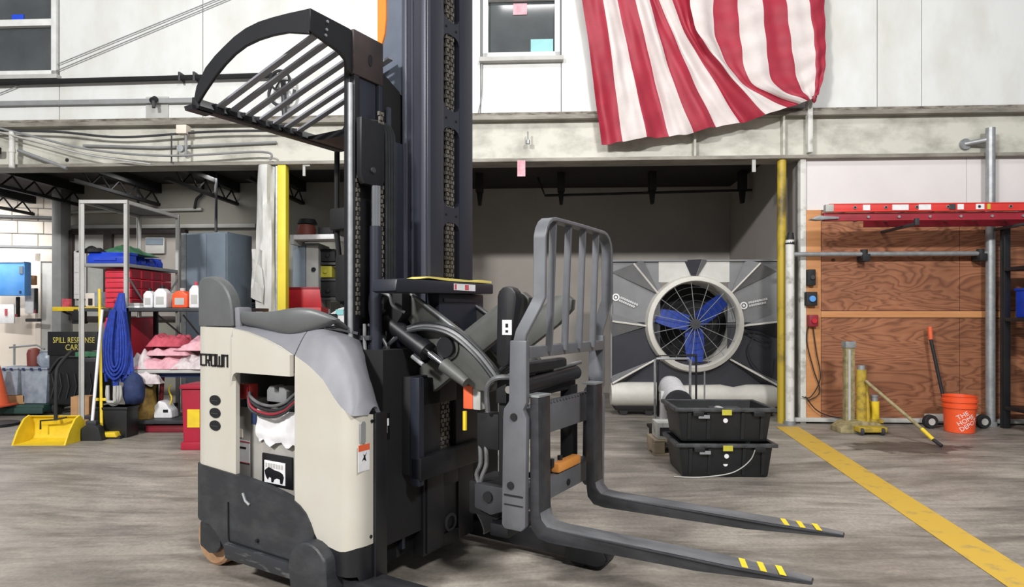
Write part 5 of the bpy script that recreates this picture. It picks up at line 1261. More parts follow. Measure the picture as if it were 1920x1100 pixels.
# ================================================================ LEFT SIDE
def at(x, y, z=0.0): return (x, y, z)
# ---- tall open shelving frame
sh = thing('shelf_frame', 'tall grey angle-iron shelving frame at the mouth of the left bay', 'shelving', (-4.42, 6.5, 0))
SX, SY, SZ = 0.45, 1.0, 2.38
for x, y in ((0, 0), (SX, 0), (0, SY), (SX, SY)):
    MB().box(x - 0.022, x + 0.022, y - 0.004, y + 0.004, 0, SZ).box(x - 0.022 if x == 0 else x + 0.016, x - 0.016 if x == 0 else x + 0.022, y - 0.02, y + 0.02, 0, SZ).build('upright', 'greylight', sh)
tp_ = MB().box(-0.02, SX + 0.02, -0.012, 0.012, SZ - 0.035, SZ).box(-0.02, SX + 0.02, SY - 0.012, SY + 0.012, SZ - 0.035, SZ).box(-0.015, 0.015, 0, SY, SZ - 0.035, SZ).box(SX - 0.015, SX + 0.015, 0, SY, SZ - 0.035, SZ).build('top_frame', 'greylight', sh)
MB().box(0, SX, 0, SY, SZ - 0.012, SZ - 0.002).build('top_board', 'darkgrey', sh)
for z in (1.73, 1.27, 0.75, 0.16):
    MB().box(-0.01, SX + 0.01, 0, SY, z - 0.035, z).build('shelf', 'grey' if z > 1.5 else 'darkgrey', sh, bevel=0.004)
MB().cyl((SX, 0.0, 1.62), (SX, 0.35, 1.3), 0.01, 8).build('brace', 'galv', sh)
MB().cyl((SX, SY, 1.62), (SX, SY - 0.35, 1.3), 0.01, 8).build('brace', 'galv', sh)
# blue trays
hopper_bin('long blue tray at the front of the top shelf of the tall frame', (-4.39, 6.53, 1.732), 0, (0.38, 0.22, 0.115))
for i in range(4):
    hopper_bin(('blue bin behind the long tray on the tall frame, nearest of its row', 'second blue bin of the row along the tall frame shelf', 'third blue bin of the row along the tall frame shelf', 'blue bin at the rear of the row on the tall frame shelf')[i],
               (-4.12, 6.80 + i * 0.17, 1.732), R(90), (0.15, 0.12 if i % 2 else 0.13, 0.10 + 0.015 * (i % 2)), group='small blue bins on the tall frame')
rows = []
def cloth(name, label, c, sx, sy, h, mat, seed, cat='cloth', group=None, n=26):
    rnd = random.Random(seed); ph = [rnd.uniform(0, 6.28) for _ in range(6)]; rows = []
    for i in range(n + 1):
        row = []
        for k in range(n + 1):
            u, v = i / n * 2 - 1, k / n * 2 - 1
            e = max(0.0, 1 - (abs(u) ** 2.6)) * max(0.0, 1 - (abs(v) ** 2.6))
            z = h * (e ** 0.5) * (0.78 + 0.2 * math.sin(u * 3.1 + ph[0] + v) + 0.14 * math.sin(v * 5 + ph[1] - u * 2) + 0.08 * math.sin(u * 9 + ph[2]) + 0.06 * math.sin(v * 11 + ph[3] + u * 5) + 0.13 * abs(math.sin(u * 6 + v * 4 + ph[4])) + 0.11 * abs(math.sin(v * 8 - u * 5 + ph[5])) - 0.12)
            row.append((u * sx / 2 * (1 + 0.08 * math.sin(v * 4 + ph[4])), v * sy / 2 * (1 + 0.08 * math.sin(u * 4 + ph[5])), max(z, 0.003)))
        rows.append(row)
    m = MB().grid(rows)
    m.grid([[(p[0], p[1], 0.0) for p in (r[0], r[-1])] for r in (rows[0], rows[-1])])
    o = m.build(name, mat, angle=70); o.location = c
    return tag(o, label, cat, group)
cloth('folded_cloth', 'green cloth heaped on the blue bins of the tall frame', (-4.2, 6.93, 1.85), 0.34, 0.6, 0.09, 'green', 3)
cloth('folded_cloth', 'black rag hanging over the left end of the blue tray', (-4.40, 6.62, 1.85), 0.26, 0.16, 0.06, 'blackm', 4)
# red drawer tower
rd = thing('drawer_tower', 'tall stack of red parts bins on the shelf frame', 'drawers', (-4.25, 6.60, 1.27))
for k in range(4):
    b_ = MB().box(0.0, 0.26, 0, 0.8, 0.005 + k * 0.104, 0.102 + k * 0.104).build('drawer', 'redbin', rd, bevel=0.006)
    MB().box(0.02, 0.24, -0.012, 0.0, 0.065 + k * 0.104, 0.078 + k * 0.104).build('pull', 'redbin', b_)
    for j in range(4):
        MB().box(0.26, 0.266, 0.02 + j * 0.2, 0.18 + j * 0.2, 0.015 + k * 0.104, 0.09 + k * 0.104).build('side_panel', 'darkred', b_)
o = MB().box(0, 0.24, 0, 0.5, 0, 0.42).box(0.0, 0.24, -0.02, 0.0, 0.05, 0.38).build('drawer_unit', 'redbin', bevel=0.01); place(o, (-4.26, 6.62, 0.752))
tag(o, 'lower red bin block below the red drawer tower', 'drawers')

# ---- bench rack with bottles and rags
br = thing('bench_rack', 'black steel bench rack carrying jugs and folded rags beside the truck', 'rack', (-3.9, 6.42, 0))
for x, y in ((0, 0), (1.2, 0), (0, 0.5), (1.2, 0.5)):
    MB().box(x - 0.02, x + 0.02, y - 0.02, y + 0.02, 0, 1.27).build('upright', 'black', br, bevel=0.003)
for z, mt in ((1.27, 'darkgrey'), (0.645, 'greylight'), (0.13, 'darkgrey')):
    MB().box(-0.03, 1.23, -0.02, 0.52, z - 0.035, z).build('shelf', mt, br, bevel=0.004)
MB().cyl((0.02, 0.5, 1.2), (0.5, 0.5, 0.8), 0.01, 6).build('brace', 'grey', br)
MB().cyl((0.3, 0.5, 1.2), (0.7, 0.5, 0.7), 0.01, 6).build('brace', 'grey', br)
MB().box(0.25, 0.9, 0.05, 0.45, 0.56, 0.61).build('under_tray', 'navy', br, bevel=0.01)
def jug(label, px0, px1, py0, mat, capm, Y=6.6, neck=True):
    w_ = (px1 - px0) / 1185 * Y; h_ = (577 - py0) / 1185 * Y
    t = thing('jug', label, 'jug', (((px0 + px1) / 2 - 960) / 1185 * Y, Y, 1.272))
    MB().prism([(-w_ / 2, 0), (w_ / 2, 0), (w_ / 2, h_ * 0.68), (w_ * 0.2, h_ * 0.86), (-w_ * 0.2, h_ * 0.86), (-w_ / 2, h_ * 0.68)], 'y', -w_ * 0.4, w_ * 0.4).build('body', mat, t, bevel=0.014, seg=3)
    MB().cyl((0, 0, h_ * 0.85), (0, 0, h_), w_ * 0.17, 14).build('cap', capm, t)
    if neck: MB().box(-w_ * 0.3, w_ * 0.3, -w_ * 0.41, -w_ * 0.4, h_ * 0.15, h_ * 0.5).build('paper_label', 'greylight', t)
    return t
jug('slim white jug on the bench rack, nearest the blue straps', 272, 290, 540, 'white', 'black')
jug('white jug with black cap and printed label on the bench rack', 293, 317, 535, 'white', 'black')
jug('small pale jug between the white and the orange jugs', 319, 328, 545, 'white', 'greylight', 6.75)
jug('orange jug on the bench rack', 328, 357, 540, 'bucket', 'greylight')
jug('tall white bottle with pink label close to the truck', 358, 378, 528, 'white', 'rag_pink', 6.6)
for i in range(2):
    o = MB().box(0, 0.14, 0, 0.2, 0, 0.024).build('flat_box', 'greylight' if i else 'white', bevel=0.004); place(o, (-3.971, 6.5, 1.272 + 0.026 * i))
    tag(o, ('white flat box under another on the bench rack', 'grey flat box on top of the white one on the bench rack')[i], 'box')
rg = [((-3.62, 6.62, 0.647), 0.5, 0.42, 0.15, 'rag_rose', 'rose coloured folded rag at the bottom of the rag pile'),
      ((-3.82, 6.55, 0.647), 0.26, 0.3, 0.17, 'rag_white', 'white crumpled rag hanging at the left end of the rag pile'),
      ((-3.22, 6.6, 0.647), 0.5, 0.42, 0.20, 'rag_white', 'white folded rag beside the truck end of the rag pile'),
      ((-3.55, 6.64, 0.78), 0.42, 0.36, 0.13, 'rag_rose', 'pale pink rag in the middle of the rag pile'),
      ((-3.58, 6.66, 0.87), 0.38, 0.34, 0.15, 'rag_pink', 'deep pink rag on top of the rag pile'),
      ((-3.25, 6.66, 0.83), 0.42, 0.36, 0.12, 'rag_rose', 'dusty pink rag on top of the white rag')]
for i, (c, sx, sy, h, mt, lab) in enumerate(rg):
    cloth('rag', lab, c, sx, sy, h, mt, 20 + i, 'rag', 'pile of shop rags')
cloth('rag', 'white rag drooping below the rag pile, near the blue straps', (-3.72, 6.43, 0.50), 0.3, 0.1, 0.16, 'rag_white', 41, 'rag', 'pile of shop rags')
ps_ = MB().lathe([(0.0, 0.0), (0.09, 0.0), (0.105, 0.08), (0.095, 0.18), (0.08, 0.27), (0.095, 0.33), (0.085, 0.34), (0.06, 0.27), (0.0, 0.25)], (0, 0, 0), 24)
ps_.v = [(x * (1 + 0.14 * math.sin(6 * math.atan2(y, x) + 14 * z)), y * (1 + 0.1 * math.sin(7 * math.atan2(y, x) - 11 * z)), z + 0.03 * math.sin(3 * math.atan2(y, x)) * (z / 0.34)) for x, y, z in ps_.v]
o = ps_.build('paper_sack', 'amber', angle=70); place(o, (-3.792, 6.55, 0.132)); tag(o, 'crumpled amber sack on the bottom shelf of the bench rack', 'sack')
jw = thing('white_jug', 'white chain-saw shaped jug on the bottom shelf of the bench rack', 'jug', (-3.604, 6.6, 0.132))
MB().prism([(-0.1, 0), (0.09, 0), (0.08, 0.08), (0.05, 0.11), (0.02, 0.16), (-0.05, 0.18), (-0.1, 0.12)], 'y', -0.07, 0.07).build('body', 'white', jw, bevel=0.015, seg=3)
MB().box(0.0, 0.05, -0.074, -0.07, 0.06, 0.09).build('label', 'black', jw)
MB().tube([(0.03, 0, 0.12), (0.05, 0, 0.2), (0.02, 0, 0.28), (0.04, 0, 0.34)], 0.008, 8, smooth=5).build('spout', 'yellow', jw)
jw['label'] = 'white jug with yellow spout on the bottom shelf of the bench rack'
o = MB().cyl((0, 0, 0), (0.02, 0, 0.34), 0.022, 12).build('red_tube', 'darkred'); place(o, (-3.726, 6.7, 0.20))
tag(o, 'dark red tube standing behind the white jug on the bench rack', 'tube')
o = MB().box(0, 0.42, 0, 0.3, 0, 0.05).box(0, 0.42, 0, 0.012, 0.05, 0.075).build('red_tray', 'darkred', bevel=0.006); place(o, (-3.741, 6.45, 0.003))
tag(o, 'dark red tray on the floor below the bench rack', 'tray')
# red waste can
M['canred'] = pm('crimson_can', '#a81c36', 0.45, col2='#97182f', scale=5)
rc_ = thing('waste_can', 'tall red waste can with yellow label partly behind the truck', 'waste can', (-2.795, 5.75, 0))
MB().prism([(-0.13, 0.03), (0.13, 0.03), (0.15, 0.54), (-0.15, 0.54)], 'y', -0.13, 0.13).build('can', 'canred', rc_, bevel=0.02, seg=3)
MB().prism([(-0.16, 0.54), (0.16, 0.54), (0.15, 0.58), (-0.15, 0.58)], 'y', -0.15, 0.15).build('lid', 'canred', rc_, bevel=0.012, seg=3)
MB().box(-0.145, 0.145, -0.145, 0.145, 0, 0.07).build('foot', 'canred', rc_, bevel=0.01)
MB().box(-0.09, 0.02, -0.137, -0.131, 0.2, 0.36).build('label', 'yellow', rc_)
# ---- blue webbing hung on the front upright
bs_ = thing('blue_straps', 'bundle of blue webbing straps hung on the front upright', 'straps', (-3.948, 6.38, 0))
for k in range(34):
    rnd = random.Random(100 + k)
    a = -1 + 2 * (k + 0.5) / 34 + rnd.uniform(-0.1, 0.1); dp = rnd.uniform(-0.07, 0.02)
    zb = 0.46 + rnd.uniform(0.0, 0.14) + 0.05 * abs(a)
    pts = [(0.012 * a + 0.01, dp * 0.2, 1.42), (0.055 * a, dp * 0.7, 1.22), (0.11 * a - 0.01, dp, 0.95), (0.145 * a - 0.015, dp - 0.01, zb + 0.2), (0.14 * a - 0.01 + 0.02 * rnd.uniform(-1, 1), dp - 0.01, zb)]
    MB().sweep(catmull([Vector(p) for p in pts], 6), 0.014, 0.006, (1, 0.4 * a, 0)).build('strap', 'bluestrap', bs_)
for k in range(4):
    w2 = 0.035 + 0.025 * k
    MB().tube([(-w2 * 0.5, -0.07, 1.25), (-w2, -0.095, 0.95), (-w2 * 0.9, -0.10, 0.74 - 0.02 * k), (0, -0.105, 0.68 - 0.04 * k), (w2 * 0.9, -0.10, 0.74 - 0.02 * k), (w2, -0.095, 0.95), (w2 * 0.5, -0.07, 1.25)], 0.011, 6, smooth=6).build('strap_loop', 'bluestrap', bs_)
cl_ = MB()
for k in range(3):
    cl_.tube([(-0.06 + 0.012 * k, -0.02 * k, 0.12), (-0.065 + 0.016 * k, -0.02 * k, 0.02), (-0.03, -0.02 * k, -0.06 + 0.014 * k), (0.03, -0.02 * k, -0.06 + 0.014 * k), (0.065 - 0.016 * k, -0.02 * k, 0.02), (0.06 - 0.012 * k, -0.02 * k, 0.12)], 0.016, 8, smooth=5)
o = cl_.build('strap_coil', 'greylight'); place(o, (-3.919, 6.22, 0.385))
tag(o, 'pale grey coiled strap end hanging below the blue straps', 'strap')
nb = MB().lathe([(0.0, 0.0), (0.07, 0.01), (0.1, 0.08), (0.095, 0.17), (0.07, 0.26), (0.035, 0.31), (0.0, 0.32)], (0, 0, 0), 22)
nb.v = [(x * (1 + 0.12 * math.sin(9 * z * 3 + 4 * math.atan2(y, x))), y * (1 + 0.1 * math.sin(5 * math.atan2(y, x) + 20 * z)), z) for x, y, z in nb.v]
o = nb.build('navy_bag', 'navy', angle=80); place(o, (-3.787, 6.33, 0.305)); tag(o, 'navy cloth bag under the blue straps', 'bag')
# dark bins under the frame
o = MB().box(-0.16, 0.16, -0.1, 0.1, 0, 0.3).box(-0.17, 0.17, -0.11, 0.11, 0.27, 0.3).build('dark_bin', 'tote', bevel=0.01); place(o, (-3.915, 6.26, 0))
tag(o, 'black bin on the floor below the blue straps', 'bin')

# ---- brooms, squeegee, dustpan
bm1 = thing('push_broom', 'broom with white handle and dark bristle head standing on the floor', 'broom', (-4.018, 6.05, 0))
MB().prism([(-0.115, 0.0), (0.115, 0.0), (0.085, 0.13), (0.03, 0.16), (-0.03, 0.16), (-0.085, 0.12)], 'y', -0.04, 0.04).build('bristles', 'rubber', bm1, bevel=0.01)
MB().box(-0.05, 0.05, -0.025, 0.025, 0.15, 0.19).build('socket', 'darkgrey', bm1, bevel=0.01)
MB().cyl((0, 0, 0.18), (-0.10, 0.3, 1.25), 0.014, 10).build('handle', 'white', bm1)
sq = thing('floor_squeegee', 'yellow floor squeegee leaning on the shelf frame', 'squeegee', (-3.924, 6.12, 0))
MB().prism([(-0.11, 0.02), (0.12, 0.02), (0.10, 0.07), (-0.10, 0.065)], 'y', -0.04, 0.04).build('head', 'yellow', sq, bevel=0.01)
MB().box(-0.11, 0.14, -0.02, 0.02, 0.0, 0.03).build('blade', 'rubber', sq)
MB().cyl((-0.05, 0.0, 0.07), (-0.24, 0.26, 1.46), 0.014, 10).build('handle', 'yellow', sq)
MB().box(-0.17, -0.04, 0.05, 0.09, 0.36, 0.385).build('clip', 'yellow', sq, bevel=0.004)
dp = thing('lobby_dustpan', 'yellow upright dustpan with black handle on the floor', 'dustpan', (-4.354, 5.95, 0))
DW = 0.24
pan = MB()
prof = [(-0.14, 0.0), (-0.10, 0.0), (0.05, 0.005), (0.10, 0.02), (0.12, 0.06), (0.12, 0.16), (0.10, 0.22), (0.06, 0.24)]
pan.grid([[(x, y, z) for y, z in prof] for x in (-DW, -DW / 2, 0, DW / 2, DW)])
for x in (-DW, DW):
    pan.prism([(-0.14, 0.0), (0.10, 0.0), (0.12, 0.06), (0.12, 0.18), (0.06, 0.245), (0.0, 0.22), (-0.08, 0.12)], 'x', x - 0.006, x + 0.006)
pan.build('pan', 'yellow', dp, solid=0.008, offset=0, bevel=0.0)
MB().tube([(-0.10, 0.02, 0.12), (-0.10, 0.02, 0.2), (0.04, 0.02, 0.21), (0.14, 0.03, 0.23)], 0.008, 8).build('bail', 'rubber', dp)
MB().tube([(0.03, 0.04, 0.2), (0.02, 0.06, 0.6), (0.02, 0.1, 0.72), (0.12, 0.14, 0.86)], 0.016, 10, smooth=4).build('handle', 'rubber', dp)

# ---- spill cart
sc_ = thing('spill_cart', 'black lettered spill cart at the back of the left bay', 'cart', (-5.24, 7.55, 0))
MB().box(-0.30, 0.30, 0.0, 0.4, 0.12, 0.78).build('body', 'tote', sc_, bevel=0.03, seg=3)
sg = MB().box(-0.295, 0.30, -0.02, 0.0, 0.72, 1.0).build('sign_board', 'black', sc_, bevel=0.006)
M['signyellow'] = pm('yellow_sign_lettering', '#cfc25a', 0.5)
text('lettering', 'SPILL RESPONSE', 0.098, 'signyellow', sg, (0.02, -0.022, 0.895), (R(90), 0, 0), 0.001, sx=0.72)
text('lettering', 'CART', 0.098, 'signyellow', sg, (0.02, -0.022, 0.81), (R(90), 0, 0), 0.001, sx=0.8)
for x in (-0.24, 0.24):
    MB().cyl((x - 0.02, 0.08, 0.08), (x + 0.02, 0.08, 0.08), 0.08, 18).build('wheel', 'rubber', sc_)
MB().tube([(-0.29, 0.0, 0.5), (-0.20, -0.03, 0.62), (-0.1, -0.03, 0.70), (0.2, -0.03, 0.70)], 0.012, 8, smooth=4).build('push_bar', 'darkgrey', sc_)
for k in range(6):
    MB().tube([(-0.26 + 0.09 * k, -0.012, 0.2), (-0.22 + 0.09 * k, -0.016, 0.35), (-0.25 + 0.09 * k, -0.012, 0.5)], 0.006, 6).build('body_crease', 'darkgrey', sc_)
# boxes between
o = MB().box(-0.09, 0.09, -0.08, 0.08, 0, 0.33).build('cardboard_box', 'tan', bevel=0.004); place(o, (-4.608, 6.8, 0), R(8)); tag(o, 'brown cardboard box on the floor behind the broom', 'box')
o = cloth('paper_bag', 'crumpled pale bag lying on the floor behind the dustpan', (-4.407, 6.4, 0.0), 0.24, 0.18, 0.11, 'rag_white', 60, 'bag')
o = MB().box(-0.1, 0.1, -0.1, 0.1, 0, 0.05).build('tissue_box', 'white', bevel=0.01); place(o, (-4.532, 6.95, 0.752)); 
tag(o, 'white flat carton on the middle shelf of the tall frame', 'carton')

# ---- low platform with bins
pf = thing('green_platform', 'low dark green wheeled platform in the far left bay', 'platform', (-5.978, 7.75, 0))
MB().box(-0.95, 0.42, -0.25, 0.45, 0.05, 0.13).build('deck', 'darkgreen', pf, bevel=0.015)
MB().box(-0.95, 0.42, -0.27, -0.25, 0.03, 0.10).build('edge', 'darkgreen', pf, bevel=0.006)
for x in (-0.8, 0.3):
    MB().cyl((x - 0.02, -0.15, 0.03), (x + 0.02, -0.15, 0.03), 0.03, 12).build('caster', 'rubber', pf)
for i, (x0, x1, lab) in enumerate(((8, 52, 'clear plastic bin full of parts on the green platform, nearer the cone'), (56, 106, 'clear plastic bin full of parts on the green platform, nearer the spill cart'))):
    t = thing('clear_bin', lab, 'bin', (((x0 + x1) / 2 - 960) / 1185 * 7.75, 7.75, 0.232 if i == 0 else 0.132), 0, 'clear bins on the platform')
    w_ = (x1 - x0) / 1185 * 7.75 / 2
    MB().prism([(-w_ * 0.9, 0), (w_ * 0.9, 0), (w_, 0.31 + 0.1 * i), (-w_, 0.31 + 0.1 * i)], 'y', -0.15, 0.15).build('tub', 'clear', t, bevel=0.02)
    MB().box(-w_ * 1.04, w_ * 1.04, -0.165, 0.165, 0.31 + 0.1 * i, 0.335 + 0.1 * i).build('lid', 'clear', t, bevel=0.01)
    for k in range(3):
        MB().box(-w_ * 0.8 + k * w_ * 0.6, -w_ * 0.8 + k * w_ * 0.6 + 0.03, -0.172, -0.165, 0.30 + 0.1 * i, 0.33 + 0.1 * i).build('clip', 'navy', t)
o = MB().box(-0.22, 0.14, -0.15, 0.15, 0, 0.1).build('cardboard_tray', 'tan', bevel=0.004); place(o, (-6.004, 7.75, 0.13)); tag(o, 'flat cardboard tray under the clear bin on the green platform', 'box')
o = MB().lathe([(0.0, 0.0), (0.1, 0.0), (0.13, 0.05), (0.13, 0.12), (0.1, 0.17), (0.11, 0.19), (0.0, 0.2)], (0, 0, 0), 24).build('round_jar', 'clear'); place(o, (-5.664, 7.75, 0.57)); tag(o, 'round cloudy plastic jar on top of a clear bin', 'jar')
o = MB().lathe([(0.0, 0.0), (0.07, 0.0), (0.075, 0.15), (0.06, 0.2), (0.03, 0.22), (0.0, 0.22)], (0, 0, 0), 20).build('brown_pot', 'red_hub'); place(o, (-5.937, 7.85, 0.57)); tag(o, 'brown pot standing among the clear bins', 'pot')
wf = MB().tube([(-0.18, 0, 0.0), (-0.18, 0, 0.26)], 0.012, 8).tube([(-0.24, 0, 0.22), (0.1, 0, 0.25), (0.2, 0, 0.2)], 0.012, 8).build('wire_stand', 'grey'); place(wf, (-6.081, 7.95, 0.57)); tag(wf, 'thin grey wire stand behind the clear bins', 'stand')
cn_ = thing('traffic_cone', 'orange traffic cone at the left edge of the picture', 'cone', (-6.032, 7.4, 0.13))
MB().cyl((0, 0, 0), (0, 0, 0.48), 0.125, 20, 0.03).build('body', 'cone', cn_)
MB().box(-0.15, 0.15, -0.14, 0.14, 0.0, 0.025).build('base', 'cone', cn_, bevel=0.01)
o = MB().lathe([(0, 0), (0.2, 0), (0.2, 0.03), (0.0, 0.035)], (0, 0, 0), 24).build('floor_mat', 'blackm'); place(o, (-5.578, 6.85, 0.0)); tag(o, 'round black mat on the floor at the left edge', 'mat')  # flat black disc put in as the shadow lying on the floor
# ---- far wall fittings
def farbox(name, label, cat, px0, px1, py0, py1, mat, Y=10.2, dep=0.1, parts=()):
    t = thing(name, label, cat, ((px0 - 960) / 1185 * Y, Y, 0))
    k = Y / 1185
    w_ = (px1 - px0) * k; z0 = 1.2 + (590 - py1) * k; z1 = 1.2 + (590 - py0) * k
    MB().box(0, w_, 0, dep, z0, z1).build('body', mat, t, bevel=0.012)
    for nm, a, b, c, d, mt in parts:
        MB().box(w_ * a, w_ * b, -0.012, 0.0, z0 + (z1 - z0) * c, z0 + (z1 - z0) * d).build(nm, mt, t)
    return t
farbox('electrical_cabinet', 'large blue electrical cabinet on the far cream wall', 'electrical cabinet', -30, 46, 490, 554, 'bluepanel', 9.75, 0.14, (('corner_plate', 0.88, 0.97, 0.64, 0.86, 'bluegrey'), ('lock', 0.88, 0.92, 0.06, 0.14, 'navy'), ('top_edge', 0.0, 1.0, 0.97, 1.0, 'greylight')))
farbox('poster', 'white poster with red arrow below the blue panel', 'poster', -20, 26, 570, 606, 'white', 9.8, 0.03, (('red_arrow', 0.65, 0.74, 0.4, 0.75, 'rag_pink'),))
farbox('thermostat', 'small tan thermostat beside the blue panel', 'thermostat', 54, 65, 516, 534, 'batten', 10.0, 0.06, (('top_clip', 0.1, 0.5, 0.9, 1.0, 'black'),))
farbox('notice_sheet', 'pale notice sheet below the thermostat on the far wall', 'notice', 46, 62, 540, 587, 'white', 10.0, 0.03, (('print', 0.2, 0.8, 0.55, 0.9, 'smallprint'),))
farbox('wall_tube', 'dark narrow tube hanging on the far wall beside the door', 'tube', 63, 67, 540, 587, 'darkgrey', 10.05, 0.06, (('red_tip', 0.0, 1.0, 0.0, 0.15, 'rag_pink'),))
farbox('wall_tube', 'dark narrow tube hanging under the corner of the blue panel', 'tube', 29, 33, 556, 594, 'rubber', 9.95, 0.06, (('red_tip', 0.0, 1.0, 0.0, 0.15, 'rag_pink'),))
farbox('wall_bracket', 'small grey bracket on the far wall below the notice', 'bracket', 47, 70, 597, 603, 'darkgrey', 10.0, 0.1)
# clutter on the bay back wall near the post
wk = thing('wall_desk', 'small wall desk with yellow tray next to the grey post', 'desk', (-6.038, 8.3, 0))
MB().box(0, 0.66, 0, 0.3, 1.249, 1.305).build('top', 'yellow', wk, bevel=0.006)
MB().tube([(0.1, 0.05, 1.249), (0.3, 0.25, 1.095)], 0.014, 8).build('bracket', 'rubber', wk)
o = MB().box(0, 0.14, 0, 0.1, 0, 0.24).box(0.03, 0.11, -0.02, 0.0, 0.04, 0.2).build('desk_scanner', 'rubber', bevel=0.015); place(o, (-5.799, 8.32, 1.081)); tag(o, 'black scanner unit hanging at the end of the wall desk', 'scanner')
o = MB().box(0, 0.09, 0, 0.06, 0, 0.11).box(0.02, 0.07, -0.004, 0, 0.03, 0.08).build('red_carton', 'rag_pink', bevel=0.006); place(o, (-6.018, 8.45, 1.305)); tag(o, 'small red and white carton on the wall desk', 'carton')
farbox('notice_board', 'white notice sheets pinned in the dark framed window', 'notice', 138, 160, 470, 560, 'white', 9.42, 0.02, (('sheet', 0.1, 0.9, 0.55, 0.9, 'smallprint'), ('sheet', 0.1, 0.9, 0.1, 0.45, 'smallprint')))
farbox('notice_board', 'pale notice sheets seen through the right end of the shelf frame', 'notice', 272, 308, 445, 475, 'greylight', 9.36, 0.02, (('sheet', 0.05, 0.95, 0.55, 0.95, 'bluegrey'),))
farbox('pale_box', 'beige electrical box with dark slot behind the yellow squeegee', 'electrical box', 160, 178, 549, 574.8, 'farwall', 8.38, 0.08, (('slot', 0.35, 0.75, 0.1, 0.6, 'rubber'),))
ob_ = MB().box(-0.05, 0.05, -0.05, 0.05, 0, 0.2).build('plastic_bottle', 'clear', bevel=0.02); place(ob_, (-5.487, 8.42, 1.306)); tag(ob_, 'cloudy bottle at the end of the wall desk, left of the red drawers', 'bottle')
o = MB().box(0, 0.28, 0, 0.2, 0, 0.05).build('green_tray', 'green', bevel=0.01); place(o, (-4.67, 6.75, 0.752)); tag(o, 'green tray on the middle shelf of the tall frame', 'tray')

# ---- grey cabinet and dark parts shelf
gc = thing('steel_cabinet', 'tall blue-grey steel cabinet behind the bench rack', 'cabinet', (-4.186, 8.0, 0), R(-14))
cz = 2.233
MB().box(0, 0.66, 0.02, 0.5, 0, cz).build('carcass', 'bluegrey', gc, bevel=0.008)
MB().box(0.075, 0.365, 0, 0.02, 0.1, cz - 0.02).build('door', 'bluegrey', gc, bevel=0.006)
MB().box(0.37, 0.65, 0, 0.02, 0.1, cz - 0.02).build('door', 'bluegrey', gc, bevel=0.006)
MB().box(0.0, 0.07, -0.005, 0.02, 0, cz).build('side_strip', 'galv', gc)  # paler strip puts the cabinet's bright narrow side into the colour
ps = thing('parts_shelf', 'dark low shelf of grey parts beside the wrapped column', 'shelving', (-3.759, 8.55, 0))
for z in (0.3, 0.75, 1.15, 1.45):
    MB().box(0, 0.3, 0, 0.3, z, z + 0.025).build('shelf', 'darkgrey', ps)
for x in (0, 0.3):
    MB().box(x - 0.012, x + 0.012, 0, 0.3, 0, 1.83).build('side', 'blackm', ps)
MB().box(0, 0.3, 0.28, 0.3, 0, 1.83).build('back', 'blackm', ps)
MB().box(0, 0.3, 0, 0.3, 1.795, 1.83).build('top', 'blackm', ps)
for i in range(5):
    o = MB().box(0, 0.24, 0, 0.2, 0, 0.035).build('folded_pad', 'bluegrey' if i % 2 else 'grey', bevel=0.01); place(o, (-3.73 + 0.01 * (i % 3), 8.58, 1.176 + 0.04 * i))
    tag(o, ('lowest grey pad in the stack on the dark parts shelf', 'second pad up in the stack on the dark parts shelf', 'middle pad in the stack on the dark parts shelf', 'second pad from the top on the dark parts shelf', 'topmost grey pad in the stack on the dark parts shelf')[i], 'pad', 'pads on the parts shelf')
o = MB().box(0, 0.17, 0, 0.3, 0, 1.2).box(0.02, 0.15, -0.01, 0, 0.2, 1.1).build('green_case', 'blackm', bevel=0.01); place(o, (-3.363, 8.1, 0)); tag(o, 'dark tall case beside the wrapped column', 'case')

# ---- storage behind the yellow post
lk = thing('metal_locker', 'pale grey metal locker behind the yellow post', 'locker', (-2.851, 8.2, 0))
MB().box(0, 0.34, 0.02, 0.5, 0, 2.134).build('carcass', 'grey', lk, bevel=0.006)
MB().box(0.01, 0.17, 0, 0.02, 0.1, 2.1).build('door', 'bluegrey', lk, bevel=0.005)
MB().box(0.18, 0.335, 0, 0.02, 0.1, 2.1).build('door', 'greylight', lk, bevel=0.005)
MB().cyl((0.28, -0.02, 1.788), (0.28, 0, 1.788), 0.028, 14).build('lock', 'rubber', lk)
ws = thing('wall_shelf', 'narrow white shelf board above the metal locker', 'shelf', (-2.808, 8.0, 0), R(-8))
MB().box(0, 0.58, 0, 0.32, 2.152, 2.213).build('board', 'white', ws, bevel=0.004)
MB().box(0, 0.05, -0.01, 0.3, 2.091, 2.213).build('bracket', 'greylight', ws, bevel=0.003)
o = MB().lathe([(0, 0), (0.11, 0), (0.12, 0.08), (0.1, 0.14), (0, 0.15)], (0, 0, 0), 24).build('brown_basket', 'red_hub'); place(o, (-2.652, 8.15, 2.213 + 0.002)); tag(o, 'round brown basket on the white shelf board', 'basket')
o = MB().lathe([(0, 0.07), (0.1, 0.06), (0.125, 0.0), (0.12, 0.0), (0, 0.02)], (0, 0, 0), 24).build('black_hat', 'blackm'); place(o, (-2.638, 8.15, 2.213 + 0.155)); tag(o, 'black cap lying on the round brown basket', 'cap')
o = MB().box(0, 0.19, 0, 0.2, 0, 0.1).box(0.02, 0.17, -0.006, 0, 0.02, 0.08).build('black_case', 'rubber', bevel=0.01); place(o, (-2.471, 8.05, 2.213 + 0.002)); tag(o, 'black case on the white shelf board, near the mast', 'case')
rb = thing('red_toolbox', 'red metal toolbox with open lid behind the arm pad', 'toolbox', (-2.694, 7.6, 0))
MB().box(0, 0.40, 0.0, 0.3, 0.7, 1.29).build('case', 'red', rb, bevel=0.008)
MB().prism([(0.01, 1.29), (0.0, 1.521), (0.38, 1.521), (0.41, 1.29)], 'y', 0.0, 0.02).build('lid', 'red', rb, bevel=0.006)
